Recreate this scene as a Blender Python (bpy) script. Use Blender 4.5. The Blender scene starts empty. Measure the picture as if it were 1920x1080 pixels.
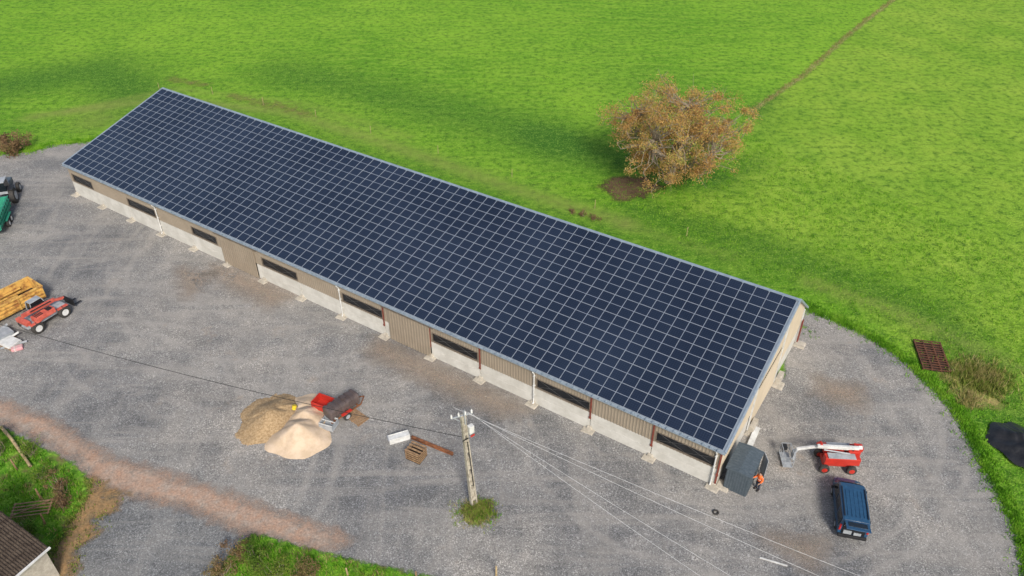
import bpy, math, random
import numpy as np
from mathutils import Vector, Matrix
random.seed(7); rng=np.random.default_rng(11)
sc=bpy.context.scene
sc.view_settings.view_transform='Standard'; sc.view_settings.look='None'; sc.view_settings.exposure=0
COL=sc.collection
# ------------------------------------------------------------ node helpers
class NT:
    def __init__(s,name):
        s.m=bpy.data.materials.new(name); s.m.use_nodes=True; s.t=s.m.node_tree
        s.b=s.t.nodes['Principled BSDF']; s.out=s.t.nodes['Material Output']
    def n(s,ty,**k):
        a=s.t.nodes.new(ty)
        for q,v in k.items(): setattr(a,q,v)
        return a
    def l(s,a,b): s.t.links.new(a,b)
    def put(s,sock,v):
        if isinstance(v,bpy.types.NodeSocket): s.l(v,sock)
        else: sock.default_value=v
    def pos(s,scale=(1,1,1),rot=0,obj=False):
        if obj: o=s.n('ShaderNodeTexCoord').outputs['Object']
        else: o=s.n('ShaderNodeNewGeometry').outputs['Position']
        m=s.n('ShaderNodeMapping'); s.l(o,m.inputs[0]); m.inputs['Scale'].default_value=scale; m.inputs['Rotation'].default_value=(0,0,rot)
        return m.outputs[0]
    def noise(s,vec,scale,detail=4,rough=.55,dist=0):
        a=s.n('ShaderNodeTexNoise'); s.l(vec,a.inputs['Vector']); a.inputs['Scale'].default_value=scale
        a.inputs['Detail'].default_value=detail; a.inputs['Roughness'].default_value=rough; a.inputs['Distortion'].default_value=dist
        return a.outputs['Fac']
    def ramp(s,fac,stops):
        r=s.n('ShaderNodeValToRGB'); s.l(fac,r.inputs[0]); e=r.color_ramp.elements
        while len(e)<len(stops): e.new(.5)
        for i,(p,c) in enumerate(stops):
            e[i].position=p
            if isinstance(c,(int,float)): c=(c,c,c)
            e[i].color=(c[0],c[1],c[2],1)
        return r.outputs[0]
    def mix(s,f,a,b,mode='MIX'):
        m=s.n('ShaderNodeMix',data_type='RGBA',blend_type=mode)
        s.put(m.inputs[0],f)
        for i,v in ((6,a),(7,b)):
            if isinstance(v,tuple) and len(v)==3: v=(v[0],v[1],v[2],1)
            s.put(m.inputs[i],v)
        return m.outputs[2]
    def math(s,op,a,b=0.0,clamp=False):
        m=s.n('ShaderNodeMath',operation=op); m.use_clamp=clamp; s.put(m.inputs[0],a); s.put(m.inputs[1],b); return m.outputs[0]
    def mr(s,v,a,b,c=0.0,d=1.0):
        m=s.n('ShaderNodeMapRange'); s.put(m.inputs[0],v)
        for i,x in enumerate((a,b,c,d)): m.inputs[i+1].default_value=x
        return m.outputs[0]
    def attr(s,name):
        a=s.n('ShaderNodeAttribute'); a.attribute_name=name; return a.outputs['Fac']
    def bump(s,h,st=.5,dist=.05):
        b=s.n('ShaderNodeBump'); s.l(h,b.inputs['Height']); b.inputs['Strength'].default_value=st; b.inputs['Distance'].default_value=dist
        s.l(b.outputs[0],s.b.inputs['Normal'])
    def col(s,c,rough=.9,spec=.2,metal=0):
        s.put(s.b.inputs['Base Color'],c); s.b.inputs['Roughness'].default_value=rough
        s.b.inputs['Specular IOR Level'].default_value=spec; s.b.inputs['Metallic'].default_value=metal
    def mask(s,soft=.4,amp=1.2,scale=1.3,mx_=1.0):
        nz=s.noise(s.pos(),scale,6,.65); k=s.math('MULTIPLY',s.math('SUBTRACT',nz,.5),amp*2)
        v=s.math('ADD',s.attr('sd'),k); f=s.mr(v,-soft,soft,0,mx_)
        t=s.n('ShaderNodeBsdfTransparent'); mx=s.n('ShaderNodeMixShader'); s.l(f,mx.inputs[0]); s.l(t.outputs[0],mx.inputs[1]); s.l(s.b.outputs[0],mx.inputs[2]); s.l(mx.outputs[0],s.out.inputs[0])
def M(name,c,c2=None,rough=.6,metal=0,scale=4,bump=0,spec=.4,lo=.4,hi=.62,streak=(1,1,1)):
    t=NT(name)
    if c2 is None: c2=tuple(x*.72 for x in c)
    nz=t.noise(t.pos(streak,obj=True),scale,5,.65)
    t.col(t.ramp(nz,[(lo,c2),(hi,c)]),rough,spec,metal)
    if bump: t.bump(t.noise(t.pos(obj=True),scale*4,4),.6,bump)
    return t.m
def grass_colors(t,dark=None,right=None):
    p=t.pos()
    big=t.noise(p,.028,3,.5); med=t.noise(p,.16,6,.7); fine=t.noise(p,1.15,7,.75); vf=t.noise(p,5.0,3,.7)
    streak=t.noise(t.pos((.30,1.9,1),.62),.5,4,.65)
    base=t.mix(t.mr(big,.38,.62),(.130,.330,.013),(.230,.450,.027))
    if right is not None: base=t.mix(t.math('MULTIPLY',right,.8),base,t.mix(t.mr(t.noise(p,.09,5,.65),.38,.62),(.215,.385,.026),(.360,.500,.060)))
    base=t.mix(t.mr(med,.42,.64,0,.55),base,(.085,.255,.011))
    base=t.mix(t.mr(streak,.44,.64,0,.6),base,(.275,.465,.042))
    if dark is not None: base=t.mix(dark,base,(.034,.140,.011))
    base=t.mix(t.mr(fine,.37,.52,.80,0),base,(.032,.118,.008))
    base=t.mix(t.mr(fine,.54,.68,0,.55),base,(.31,.48,.065))
    base=t.mix(t.mr(vf,.52,.68,0,.65),base,(.34,.52,.08))
    return base,fine,vf
# materials --------------------------------------------------
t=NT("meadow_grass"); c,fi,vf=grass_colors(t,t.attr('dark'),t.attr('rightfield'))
c=t.mix(t.attr('dry'),c,t.mix(t.noise(t.pos(),1.2,5,.7),(.12,.19,.03),(.38,.40,.11)))
t.col(c,.85,.15); t.bump(t.math('ADD',fi,vf),1.0,.28); m_grass=t.m
t=NT("verge_grass"); c,fi,vf=grass_colors(t,.5); c=t.mix(t.mr(t.noise(t.pos(),.9,5),.5,.68),c,(.15,.14,.05))
t.col(c,.85,.15); t.bump(fi,1.0,.15); t.mask(.15,.7,1.6); m_verge=t.m
def gravel(name,tint,soft=.25,amp=.5):
    t=NT(name); p=t.pos()
    n1=t.noise(p,12.0,7,.8); n0=t.noise(p,.06,4,.6); n2=t.noise(p,.13,5,.65); n3=t.noise(p,.42,5,.62)
    v=t.n('ShaderNodeTexVoronoi'); t.l(p,v.inputs['Vector']); v.inputs['Scale'].default_value=15
    st=t.n('ShaderNodeSeparateColor'); t.l(v.outputs['Color'],st.inputs[0])
    c=t.ramp(n1,[(.34,(.070,.070,.071)),(.47,(.172,.171,.169)),(.56,(.235,.232,.227)),(.68,(.43,.424,.412))])
    c=t.mix(t.mr(st.outputs[0],.82,.9,0,.5),c,(.50,.50,.495))
    c=t.mix(t.mr(st.outputs[1],.84,.92,0,.5),c,(.05,.05,.052))
    c=t.mix(1.0,c,t.ramp(n3,[(.32,(.78,.79,.80)),(.52,(1,1,1)),(.68,(1.2,1.18,1.15))]),'MULTIPLY')
    c=t.mix(1.0,c,t.ramp(n2,[(.36,(.76,.77,.79)),(.52,(1.02,1.01,1.0)),(.64,(1.2,1.17,1.13))]),'MULTIPLY')
    c=t.mix(1.0,c,t.ramp(n0,[(.38,(.84,.85,.87)),(.52,(1.04,1.03,1.01)),(.64,(1.28,1.22,1.14))]),'MULTIPLY')
    for sc_,rt_,seed,k in (((.45,3.2,1),.575,.16,.45),((.5,3.4,1),.15,.15,.32),((3.0,.5,1),.3,.15,.28)):
        wv=t.noise(t.pos(sc_,rt_),seed,5,.6,.9)
        c=t.mix(t.mr(wv,.52,.64,0,k),c,t.mix(n1,(.20,.185,.165),(.42,.395,.36)))
    brk=t.mr(t.noise(p,.18,4,.6),.42,.58)
    for (cx,cy),radii in (((17,46),(11.0,12.7,16.2,17.9)),((-20,66),(17.5,19.2,23.0,24.7)),((-36,36),(17.0,18.7,21.5,23.2))):
        d=t.n('ShaderNodeVectorMath',operation='DISTANCE'); t.l(p,d.inputs[0]); d.inputs[1].default_value=(cx,cy,.02)
        dd=t.math('ADD',d.outputs['Value'],t.math('MULTIPLY',t.noise(p,.12,2),2.2))
        for r_ in radii:
            f=t.math('ABSOLUTE',t.math('SUBTRACT',dd,r_+1.1)); f=t.mr(f,.12,.38,.38,0)
            c=t.mix(t.math('MULTIPLY',f,brk),c,t.mix(n1,(.21,.195,.175),(.42,.40,.37)))
    br=t.noise(p,.33,6,.7); c=t.mix(t.math('MULTIPLY',t.mr(br,.60,.72,0,.6),t.mr(n0,.45,.6)),c,(.31,.235,.17))
    c=t.mix(1.0,c,tint,'MULTIPLY')
    t.col(c,.9,.25); t.bump(n1,.7,.045); t.mask(soft,amp,1.1); return t.m
m_gravel=gravel("yard_gravel",(1.0,1,1.0)); m_gravel2=gravel("loose_gravel",(.84,.87,.90))
def soil(name,a,b,soft=.5,amp=1.0,ms=.8,mx=1.0):
    t=NT(name); p=t.pos(); n=t.noise(p,1.1,7,.7); f=t.noise(p,7,5,.75)
    c=t.mix(t.mr(n,.35,.65),a,b); c=t.mix(1.0,c,t.ramp(f,[(.35,.68),(.52,1.0),(.68,1.38)]),'MULTIPLY')
    t.col(c,.95,.15); t.bump(f,.8,.06); t.mask(soft,amp,ms,mx); return t.m
m_track=soil("track_dirt",(.42,.265,.185),(.36,.30,.25),.6,1.0,.9,.92)
m_dirt=soil("orange_dirt",(.34,.205,.095),(.21,.155,.085),.5,1.9,.9,.95)
m_apron=soil("sandy_apron",(.42,.31,.225),(.30,.26,.21),1.3,1.5,1.1,.7)
m_soil=soil("bare_soil",(.10,.062,.036),(.14,.10,.05),.5,1.3)
m_soil2=soil("worn_grass_soil",(.26,.20,.09),(.19,.24,.045),1.0,3.0,.7,.65)
m_dry=soil("dry_grass_ground",(.36,.28,.11),(.17,.25,.05),.6,1.3)
m_bound=soil("boundary_dry_grass",(.34,.33,.13),(.22,.30,.06),.35,.55,.6,.75)
def leafmat(name,stops,scale=.5,rough=.8,trans=.3):
    t=NT(name); g=t.n('ShaderNodeNewGeometry'); nz=t.noise(g.outputs['Position'],scale,3)
    f=t.math('ADD',t.math('MULTIPLY',g.outputs['Random Per Island'],.45),t.math('MULTIPLY',t.mr(nz,.35,.65),.55))
    c=t.ramp(f,stops); t.col(c,rough,.15)
    tr=t.n('ShaderNodeBsdfTranslucent'); t.l(c,tr.inputs[0]); mx=t.n('ShaderNodeMixShader'); mx.inputs[0].default_value=trans
    t.l(t.b.outputs[0],mx.inputs[1]); t.l(tr.outputs[0],mx.inputs[2]); t.l(mx.outputs[0],t.out.inputs[0]); return t.m
m_leaf=leafmat("autumn_leaves",[(.05,(.28,.165,.055)),(.3,(.46,.265,.09)),(.52,(.58,.36,.13)),(.70,(.46,.39,.11)),(.92,(.26,.33,.055))],.30,.8,.4)
m_bushleaf=leafmat("brown_bush_leaves",[(.1,(.10,.065,.04)),(.5,(.24,.15,.08)),(.95,(.18,.17,.055))])
m_greenleaf=leafmat("bush_leaves",[(.1,(.04,.09,.015)),(.5,(.12,.21,.025)),(.95,(.22,.25,.05))])
m_blade=leafmat("grass_blades",[(.05,(.05,.17,.010)),(.5,(.15,.36,.020)),(.95,(.30,.48,.055))],.6)
m_dryblade=leafmat("dry_blades",[(.1,(.17,.19,.04)),(.5,(.34,.28,.11)),(.95,(.48,.40,.20))])
m_weedblade=leafmat("weed_blades",[(.1,(.07,.13,.02)),(.5,(.20,.26,.04)),(.95,(.40,.38,.12))],2)
m_bark=M("bark",(.30,.25,.18),(.15,.12,.085),.95,scale=3,bump=.04)
m_stone=M("loose_stone",(.36,.355,.35),(.18,.178,.175),.9,scale=.6)
m_conc=M("precast_concrete",(.56,.545,.50),(.46,.445,.40),.85,scale=.9,bump=.005)
m_foot=M("rough_concrete",(.46,.42,.35),(.33,.30,.25),.95,scale=3,bump=.03)
m_clad=M("taupe_cladding",(.285,.240,.185),(.255,.213,.163),.5,scale=.6,spec=.4)
m_door=M("taupe_door_sheet",(.270,.226,.173),(.24,.2,.152),.5,scale=.6)
m_gable_lit=M("gable_cladding_lit",(.50,.43,.33),(.45,.385,.29),.5,scale=.5)  # taupe sheet colour lightened to paint the sun on the right gable
m_trim=M("taupe_trim",(.17,.14,.11),None,.5)
m_brace=M("dark_bracing",(.10,.10,.10),None,.5)
m_zinc=M("galvanised_zinc",(.36,.43,.49),(.28,.34,.40),.42,.35,scale=2.5)
m_roof=M("roof_sheet",(.30,.35,.41),(.25,.30,.36),.45,.2,scale=1)
m_red=M("red_oxide_steel",(.22,.055,.035),(.15,.035,.025),.55)
m_dark=M("dark_opening",(.012,.014,.018),(.007,.008,.010),.25,spec=.5)
m_alu=M("panel_frame",(.36,.40,.46),None,.4,.3,lo=.1,hi=.2)
t=NT("photovoltaic_glass")
tc=t.n('ShaderNodeTexCoord').outputs['Object']; sx=t.n('ShaderNodeSeparateXYZ'); t.l(tc,sx.inputs[0])
def line(sock,per,w):
    f=t.math('FRACT',t.math('ADD',t.math('DIVIDE',sock,per),100.0)); d=t.math('ABSOLUTE',t.math('SUBTRACT',f,.5)); return t.math('GREATER_THAN',d,.5-w)
g1=t.math('MAXIMUM',line(sx.outputs[0],.176,.03),line(sx.outputs[1],.18,.03))
isl=t.n('ShaderNodeNewGeometry').outputs['Random Per Island']
base=t.mix(t.math('ADD',t.math('MULTIPLY',isl,.18),t.mr(t.noise(t.pos((1,1,1)),.12,4),.35,.65,0,.8)),(.0075,.0125,.0265),(.0145,.0225,.043))
c=t.mix(t.math('MULTIPLY',g1,.3),base,(.09,.125,.19))
t.col(c,.22,.5); m_pv=t.m
m_rust=M("rust",(.26,.10,.04),(.12,.05,.025),.9,scale=3,bump=.01)
m_drust=M("dark_rust",(.135,.055,.030),(.07,.032,.02),.95,scale=3,bump=.01)
m_rustor=M("rusty_yellow_paint",(.60,.36,.09),(.30,.135,.04),.8,scale=1.6,bump=.01,lo=.40,hi=.55)
m_redp=M("red_paint",(.50,.035,.022),(.40,.03,.02),.4,scale=2)
m_orr=M("orange_red_paint",(.58,.13,.09),(.42,.08,.055),.5,scale=2)
m_white=M("white_paint",(.66,.66,.64),(.5,.5,.48),.5,scale=2)
m_greyp=M("grey_sheet",(.36,.38,.40),(.25,.27,.29),.5,scale=2)
m_tyre=M("tyre_rubber",(.028,.027,.026),(.05,.045,.04),.85)
m_glass=M("vehicle_glass",(.012,.016,.02),None,.08,spec=.6)
m_blue=M("blue_car_paint",(.022,.075,.15),(.018,.06,.125),.25,spec=.6)
m_blackp=M("black_plastic",(.02,.02,.022),None,.5)
m_green=M("green_paint",(.03,.27,.17),(.025,.20,.13),.5)
m_anth=M("anthracite_sheet",(.085,.108,.128),(.065,.085,.102),.45)
m_wood=M("weathered_wood",(.34,.22,.12),(.20,.12,.065),.9,scale=5)
m_pale=M("pale_wood",(.48,.37,.20),(.30,.22,.12),.9,scale=4)
m_polec=M("pole_concrete",(.46,.42,.34),(.26,.23,.18),.9,scale=2.5,bump=.01)
m_tank=M("brown_plastic_tank",(.11,.085,.08),(.07,.053,.05),.4,scale=1)
m_sand=M("sand",(.56,.435,.315),(.46,.35,.24),.95,scale=1.4,bump=.03)
m_agg=M("brown_aggregate",(.42,.30,.17),(.26,.175,.09),.95,scale=7,bump=.06)
m_tile=M("dark_roof_tiles",(.040,.030,.024),(.075,.058,.045),.9,scale=3,bump=.01,spec=.15)
m_tarp=M("black_tarp",(.014,.014,.016),(.026,.026,.028),.38,scale=1.5,bump=.05)
m_yel=M("yellow_plastic",(.75,.55,.03),None,.5)
m_pink=M("pink_plastic",(.60,.25,.28),(.5,.35,.33),.6)
m_wire=M("wire_black",(.02,.02,.02),None,.6); m_wirel=M("wire_aluminium",(.55,.55,.55),None,.6,.0)
m_skin=M("skin",(.50,.30,.21),None,.6); m_hiv=M("hi_vis_orange",(.85,.17,.03),(.75,.14,.03),.7); m_trou=M("navy_trousers",(.03,.035,.06),None,.9)
m_lamp=M("red_lamp",(.5,.02,.02),None,.3); m_lampw=M("clear_lamp",(.6,.6,.58),None,.2)
m_hair=M("dark_hair",(.03,.02,.015),None,.8); m_refl=M("silver_band",(.6,.6,.58),None,.4)
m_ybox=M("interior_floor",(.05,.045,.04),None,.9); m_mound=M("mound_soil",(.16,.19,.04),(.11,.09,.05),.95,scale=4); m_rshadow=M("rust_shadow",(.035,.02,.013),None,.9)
# ------------------------------------------------------------ mesh helpers
def link(o): COL.objects.link(o); return o
def thing(name,label,cat,loc=(0,0,0),rot=0,group=None,s=1):
    o=link(bpy.data.objects.new(name,None)); o.empty_display_size=.3; o.scale=(s,s,s)
    o.location=loc; o.rotation_euler=(0,0,rot); o["label"]=label; o["category"]=cat
    if group: o["group"]=group
    return o
class MB:
    def __init__(s): s.v=[];s.f=[];s.k=[]
    def add(s,vs,fs,k=0):
        b=len(s.v); s.v+= [tuple(x) for x in vs]; s.f+=[tuple(i+b for i in f) for f in fs]; s.k+=[k]*len(fs); return s
    def box(s,c,d,k=0,R=None,taper=1.0):
        vs=[]
        for z in(-.5,.5):
            q=taper if z>0 else 1
            for x,y in((-.5,-.5),(.5,-.5),(.5,.5),(-.5,.5)):
                p=Vector((x*d[0]*q,y*d[1]*q,z*d[2]))
                if R is not None: p=R@p
                vs.append(p+Vector(c))
        return s.add(vs,[(3,2,1,0),(4,5,6,7),(0,1,5,4),(1,2,6,5),(2,3,7,6),(3,0,4,7)],k)
    def b2(s,a,b,k=0): return s.box([(a[i]+b[i])/2 for i in range(3)],[abs(b[i]-a[i]) for i in range(3)],k)
    def cyl(s,a,b,r,r2=None,n=12,k=0,cap=True):
        a=Vector(a);b=Vector(b);r2=r if r2 is None else r2
        d=(b-a).normalized(); u=d.orthogonal().normalized(); w=d.cross(u)
        vs=[]
        for c,q in((a,r),(b,r2)):
            for i in range(n):
                t=2*math.pi*i/n; vs.append(c+u*math.cos(t)*q+w*math.sin(t)*q)
        fs=[(i,(i+1)%n,(i+1)%n+n,i+n) for i in range(n)]
        if cap: fs+=[tuple(range(n))[::-1],tuple(range(n,2*n))]
        return s.add(vs,fs,k)
    def bar(s,a,b,w,h,k=0):
        a=Vector(a);b=Vector(b);d=b-a;L=d.length;d.normalize()
        up=Vector((0,0,1)) if abs(d.z)<.95 else Vector((0,1,0))
        x=d.cross(up).normalized(); z=x.cross(d)
        R=Matrix((x,d,z)).transposed()
        return s.box((a+b)/2,(w,L,h),k,R)
    def loft(s,rings,k=0,cap=True):
        n=len(rings[0]); vs=[p for r in rings for p in r]; fs=[]
        for j in range(len(rings)-1):
            for i in range(n): fs.append((j*n+i,j*n+(i+1)%n,(j+1)*n+(i+1)%n,(j+1)*n+i))
        if cap: fs+=[tuple(range(n))[::-1],tuple(range((len(rings)-1)*n,len(rings)*n))]
        return s.add(vs,fs,k)
    def ext(s,prof,x0,x1,k=0):
        return s.loft([[(x0,y,z) for y,z in prof],[(x1,y,z) for y,z in prof]],k)
    def mesh(s,name,mats,bevel=0):
        m=bpy.data.meshes.new(name); m.from_pydata(s.v,[],s.f)
        for q in mats: m.materials.append(q)
        m.polygons.foreach_set('material_index',s.k); m.update(); return m
    def obj(s,name,mats,parent=None,bevel=0,smooth=False,loc=None):
        if not isinstance(mats,(list,tuple)): mats=[mats]
        m=s.mesh(name,mats); o=link(bpy.data.objects.new(name,m))
        if parent: o.parent=parent
        if loc: o.location=loc
        if bevel:
            b=o.modifiers.new("bevel",'BEVEL'); b.width=bevel; b.segments=2; b.limit_method='ANGLE'
        if smooth:
            m.polygons.foreach_set('use_smooth',[True]*len(m.polygons))
        return o
def fast(name,V,F,mats,attrs=None):
    V=np.asarray(V,dtype=np.float32);F=np.asarray(F,dtype=np.int32);k=F.shape[1]
    m=bpy.data.meshes.new(name); m.vertices.add(len(V)); m.vertices.foreach_set('co',V.ravel())
    m.loops.add(F.size); m.loops.foreach_set('vertex_index',F.ravel()); m.polygons.add(len(F))
    m.polygons.foreach_set('loop_start',np.arange(0,F.size,k,dtype=np.int32))
    for q in mats: m.materials.append(q)
    if attrs:
        for a,d in attrs.items():
            at=m.attributes.new(a,'FLOAT','POINT'); at.data.foreach_set('value',d.astype(np.float32))
    m.update(calc_edges=True); m.validate(); return link(bpy.data.objects.new(name,m))
def sdist(P,poly):
    poly=np.array(poly,float); d=np.full(len(P),1e9); ins=np.zeros(len(P),bool)
    for i in range(len(poly)):
        a=poly[i];b=poly[(i+1)%len(poly)];e=b-a;w=P-a
        t=np.clip((w@e)/(e@e+1e-12),0,1); d=np.minimum(d,np.hypot(*(w-t[:,None]*e).T))
        c=((a[1]>P[:,1])!=(b[1]>P[:,1]))
        with np.errstate(all='ignore'): x=(b[0]-a[0])*(P[:,1]-a[1])/(b[1]-a[1])+a[0]
        ins^=(c&(P[:,0]<x))
    return np.where(ins,d,-d)
def dline(P,pts):
    d=np.full(len(P),1e9)
    for a,b in zip(pts[:-1],pts[1:]):
        a=np.array(a,float);b=np.array(b,float);e=b-a;w=P-a;t=np.clip((w@e)/(e@e),0,1)
        d=np.minimum(d,np.hypot(*(w-t[:,None]*e).T))
    return d
def sheet(name,poly,z,mat,cell=.5,margin=1.2):
    p=np.array(poly); x0,y0=p.min(0)-margin-.5; x1,y1=p.max(0)+margin+.5
    xs=np.arange(x0,x1+cell,cell); ys=np.arange(y0,y1+cell,cell); X,Y=np.meshgrid(xs,ys); P=np.c_[X.ravel(),Y.ravel()]
    d=sdist(P,poly); nx=len(xs)
    I,J=np.meshgrid(np.arange(nx-1),np.arange(len(ys)-1)); a=(J*nx+I).ravel(); F=np.c_[a,a+1,a+nx+1,a+nx]
    F=F[(d[F]>-margin).any(1)]
    u,inv=np.unique(F,return_inverse=True)
    o=fast(name,np.c_[P[u],np.full(len(u),z)],inv.reshape(F.shape),[mat],{'sd':d[u]}); o["kind"]="structure"; return o
# ------------------------------------------------------------ ground
xs=np.unique(np.r_[np.linspace(-1500,-160,12),np.arange(-160,160.1,1.0),np.linspace(160,1500,12)])
ys=np.unique(np.r_[np.linspace(-600,-10,8),np.arange(-10,220.1,1.0),np.linspace(220,2500,16)])
X,Y=np.meshgrid(xs,ys);P=np.c_[X.ravel(),Y.ravel()];nx=len(xs)
I,J=np.meshgrid(np.arange(nx-1),np.arange(len(ys)-1));a=(J*nx+I).ravel()
gs=lambda d,s:np.exp(-(d/s)**2)
pt=lambda x,y:np.hypot(P[:,0]-x,P[:,1]-y)
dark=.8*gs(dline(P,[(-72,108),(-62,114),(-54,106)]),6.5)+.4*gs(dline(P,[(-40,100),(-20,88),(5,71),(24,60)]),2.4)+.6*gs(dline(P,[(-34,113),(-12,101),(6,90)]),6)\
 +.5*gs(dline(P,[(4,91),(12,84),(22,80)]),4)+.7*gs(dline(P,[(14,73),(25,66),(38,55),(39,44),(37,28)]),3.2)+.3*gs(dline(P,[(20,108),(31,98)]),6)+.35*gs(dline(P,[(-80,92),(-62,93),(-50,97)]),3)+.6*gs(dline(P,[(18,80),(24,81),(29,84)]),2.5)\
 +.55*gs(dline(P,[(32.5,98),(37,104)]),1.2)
dark=np.clip(dark,0,.9)  # field and tree shadow painted into the grass colour, plus darker rough strips
dry=.6*gs(dline(P,[(-64,97),(-48,103),(-30,98.5),(-14,88),(0,78),(12,70.5)]),1.2)+.35*gs(dline(P,[(-60,99),(-48,106.5),(-29,101.5),(-13,91)]),.8)+.5*gs(dline(P,[(28,60),(34,56),(41,49),(46,40)]),.9)+.4*gs(pt(-55,96),3)+.3*gs(dline(P,[(12,70),(22,64)]),1.0)
rf_=np.clip(sdist(P,[(110,200),(70.5,148.5),(42.6,111.5),(31.5,98),(22,84),(14,74),(30,58),(60,0),(900,0),(900,900),(700,900)])/1.5+.5,0,1)
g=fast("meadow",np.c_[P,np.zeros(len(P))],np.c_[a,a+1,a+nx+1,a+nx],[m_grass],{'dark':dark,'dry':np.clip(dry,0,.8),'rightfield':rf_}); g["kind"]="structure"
yard=[(-95,84),(-66,85.9),(-62.3,86.2),(-58.7,86.9),(-57,88.8),(-53.3,89.4),(-50,90.8),(-44,92),(-40,86),(22,46.5),(25.4,56.6),(28.5,54.3),(30.6,52.2),(32.4,49.6),(33.4,46.7),(34.1,44),(34.2,41.4),(33.9,38.3),(33.7,35.8),(33.6,33.4),(33.1,31.1),(32.3,28.7),(31.2,26.2),(28,12),(-95,12)]
sheet("gravel_yard",yard,.02,m_gravel,.6)
sheet("dirt_track",[(-62,50.5),(-43.4,45.4),(-40.2,44.1),(-35.1,42),(-29.5,38.4),(-23.8,36.6),(-17.6,34.2),(-12.8,32.4),(-10.6,31.3),(-12.1,30.5),(-18,32),(-22.2,34),(-26.1,34.9),(-29,35.6),(-30,36.6),(-32.1,38.4),(-35.6,40.3),(-38.9,41.9),(-62,47)],.035,m_track,.4,2.0)
sheet("lower_gravel",[(-28.4,34),(-24,35),(-19,33.2),(-17.8,31.6),(-18.6,28),(-18.8,18),(-28,18),(-28.2,29)],.03,m_gravel2,.4,.8)
sheet("orange_dirt",[(-30,36.4),(-28.6,35.6),(-27.2,35),(-27.0,34),(-27.9,32.7),(-27.7,31.5),(-28.2,30.7),(-27.8,29.5),(-27.6,28.5),(-27.7,22),(-30.5,22),(-30,30),(-30,33)],.05,m_dirt,.35,2.0)
sheet("grass_plot",[(-75,48.5),(-41.9,42.5),(-38.9,41.4),(-35.6,39.8),(-32.1,38),(-29.7,36.3),(-29.3,34.7),(-29.6,32.5),(-29.6,30.3),(-29.2,28.7),(-28.6,26.9),(-28.6,15),(-75,15)],.06,m_verge,.4,.8)
sheet("grass_verge",[(-19.3,27),(-18.8,28.7),(-17.7,31),(-16.9,31.8),(-11.7,30.2),(-4.3,28.4),(1,26.6),(1,18),(-19.3,18)],.06,m_verge,.4,.8)
for pl_ in ([(-29,62.5),(-24,60.3),(-20.5,57.8),(-22,56.4),(-27,60)],[(-11.5,51.4),(-7,48.6),(-2,45.3),(1,43.2),(-1,42.9),(-6,45.8),(-12,49.9)],[(25,46.5),(28,45.5),(27,43.5),(24.5,45)],[(17,31.5),(20,31),(19,29.5)],[(-32,62),(-29,61),(-30,58)]):
    sheet("sandy_wear_patch",pl_,.04,m_apron,.35,2.4)
sheet("soil_patch",[(10.0,78.3),(11.7,80.4),(15.7,80.6),(17,78),(14.5,76),(11.8,75)],.03,m_soil,.35,1.6)
sheet("worn_soil_patch",[(-50,110.2),(-44,108.2),(-44,107.6),(-50,109.6)],.03,m_soil2,.5,2.4)
sheet("worn_soil_patch",[(-39,104.4),(-33,101.4),(-27,98.2),(-27,97.6),(-34,100.8),(-39,103.6)],.03,m_soil2,.5,2.4)
sheet("dry_grass_patch",[(35.2,47.5),(37.2,48.6),(39.4,46),(38,43.5),(35.3,43.6)],.03,m_dry,.4,1.6)
sheet("field_boundary_strip",[(31.2,98.0),(42.9,111.6),(56.6,130.7),(70.5,148.5),(110.2,199.6),(110.7,199.2),(70.9,148.1),(57,130.3),(43.3,111.3),(31.7,97.7)],.04,m_bound,.3,.9)
# ------------------------------------------------------------ grass tufts
def tufts(name,pts,h,mat,nb=5,spread=.12,w=.035,lean=.5):
    pts=np.asarray(pts); n=len(pts)*nb; B=np.repeat(pts,nb,0)
    B=B+np.c_[rng.normal(0,spread,(n,2)),np.zeros(n)]
    hh=np.repeat(np.broadcast_to(h,(len(pts),)),nb)*rng.uniform(.5,1.2,n); an=rng.uniform(0,6.28,n)
    dx=np.c_[np.cos(an),np.sin(an),np.zeros(n)]*w; la=rng.uniform(0,6.28,n); lm=rng.uniform(0,lean,n)*hh
    T=B+np.c_[np.cos(la)*lm,np.sin(la)*lm,hh]
    V=np.empty((n*3,3));V[0::3]=B-dx;V[1::3]=B+dx;V[2::3]=T
    o=fast(name,V,np.arange(n*3).reshape(-1,3),[mat]); o["kind"]="stuff"; return o
def scatter(poly,n,z=0.0):
    p=np.array(poly);lo=p.min(0);hi=p.max(0);Q=rng.uniform(lo,hi,(n,2));Q=Q[sdist(Q,poly)>0];return np.c_[Q,np.full(len(Q),z)]
def along(pts,n,s,z=0.0):
    pts=np.array(pts,float);L=np.hypot(*(pts[1:]-pts[:-1]).T);i=rng.choice(len(L),n,p=L/L.sum());t=rng.uniform(0,1,n)[:,None]
    return np.c_[pts[i]*(1-t)+pts[i+1]*t+rng.normal(0,s,(n,2)),np.full(n,z)]
edgeR=yard[10:24]
p1=along(edgeR,5500,.6); dd_=sdist(p1[:,:2],yard); p1=p1[(dd_<.25)|((dd_<1.1)&(rng.random(len(p1))<.12))]
p2=along([(-66,86.2),(-58.7,87.2),(-57,89),(-50,91.2),(-44,93.5),(-38,93)],1500,.5)
p3=along([(-37.5,93),(25.2,52.6)],3500,.8); p3=p3[((p3[:,0]+48.66)*.544+(p3[:,1]-76.6)*.839)>18.8]
p4=scatter([(26,58),(34,52),(36,44),(35.5,30),(50,24),(62,44),(52,64),(30,92),(20,80),(5,79),(18,66)],17000)
p4=p4[sdist(p4[:,:2],yard)<-.2]
tufts("rough_grass",np.r_[p1,p2,p3],.24,m_blade,5)
tufts("meadow_tufts",p4,.18,m_blade,4,.16,.04)
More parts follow.
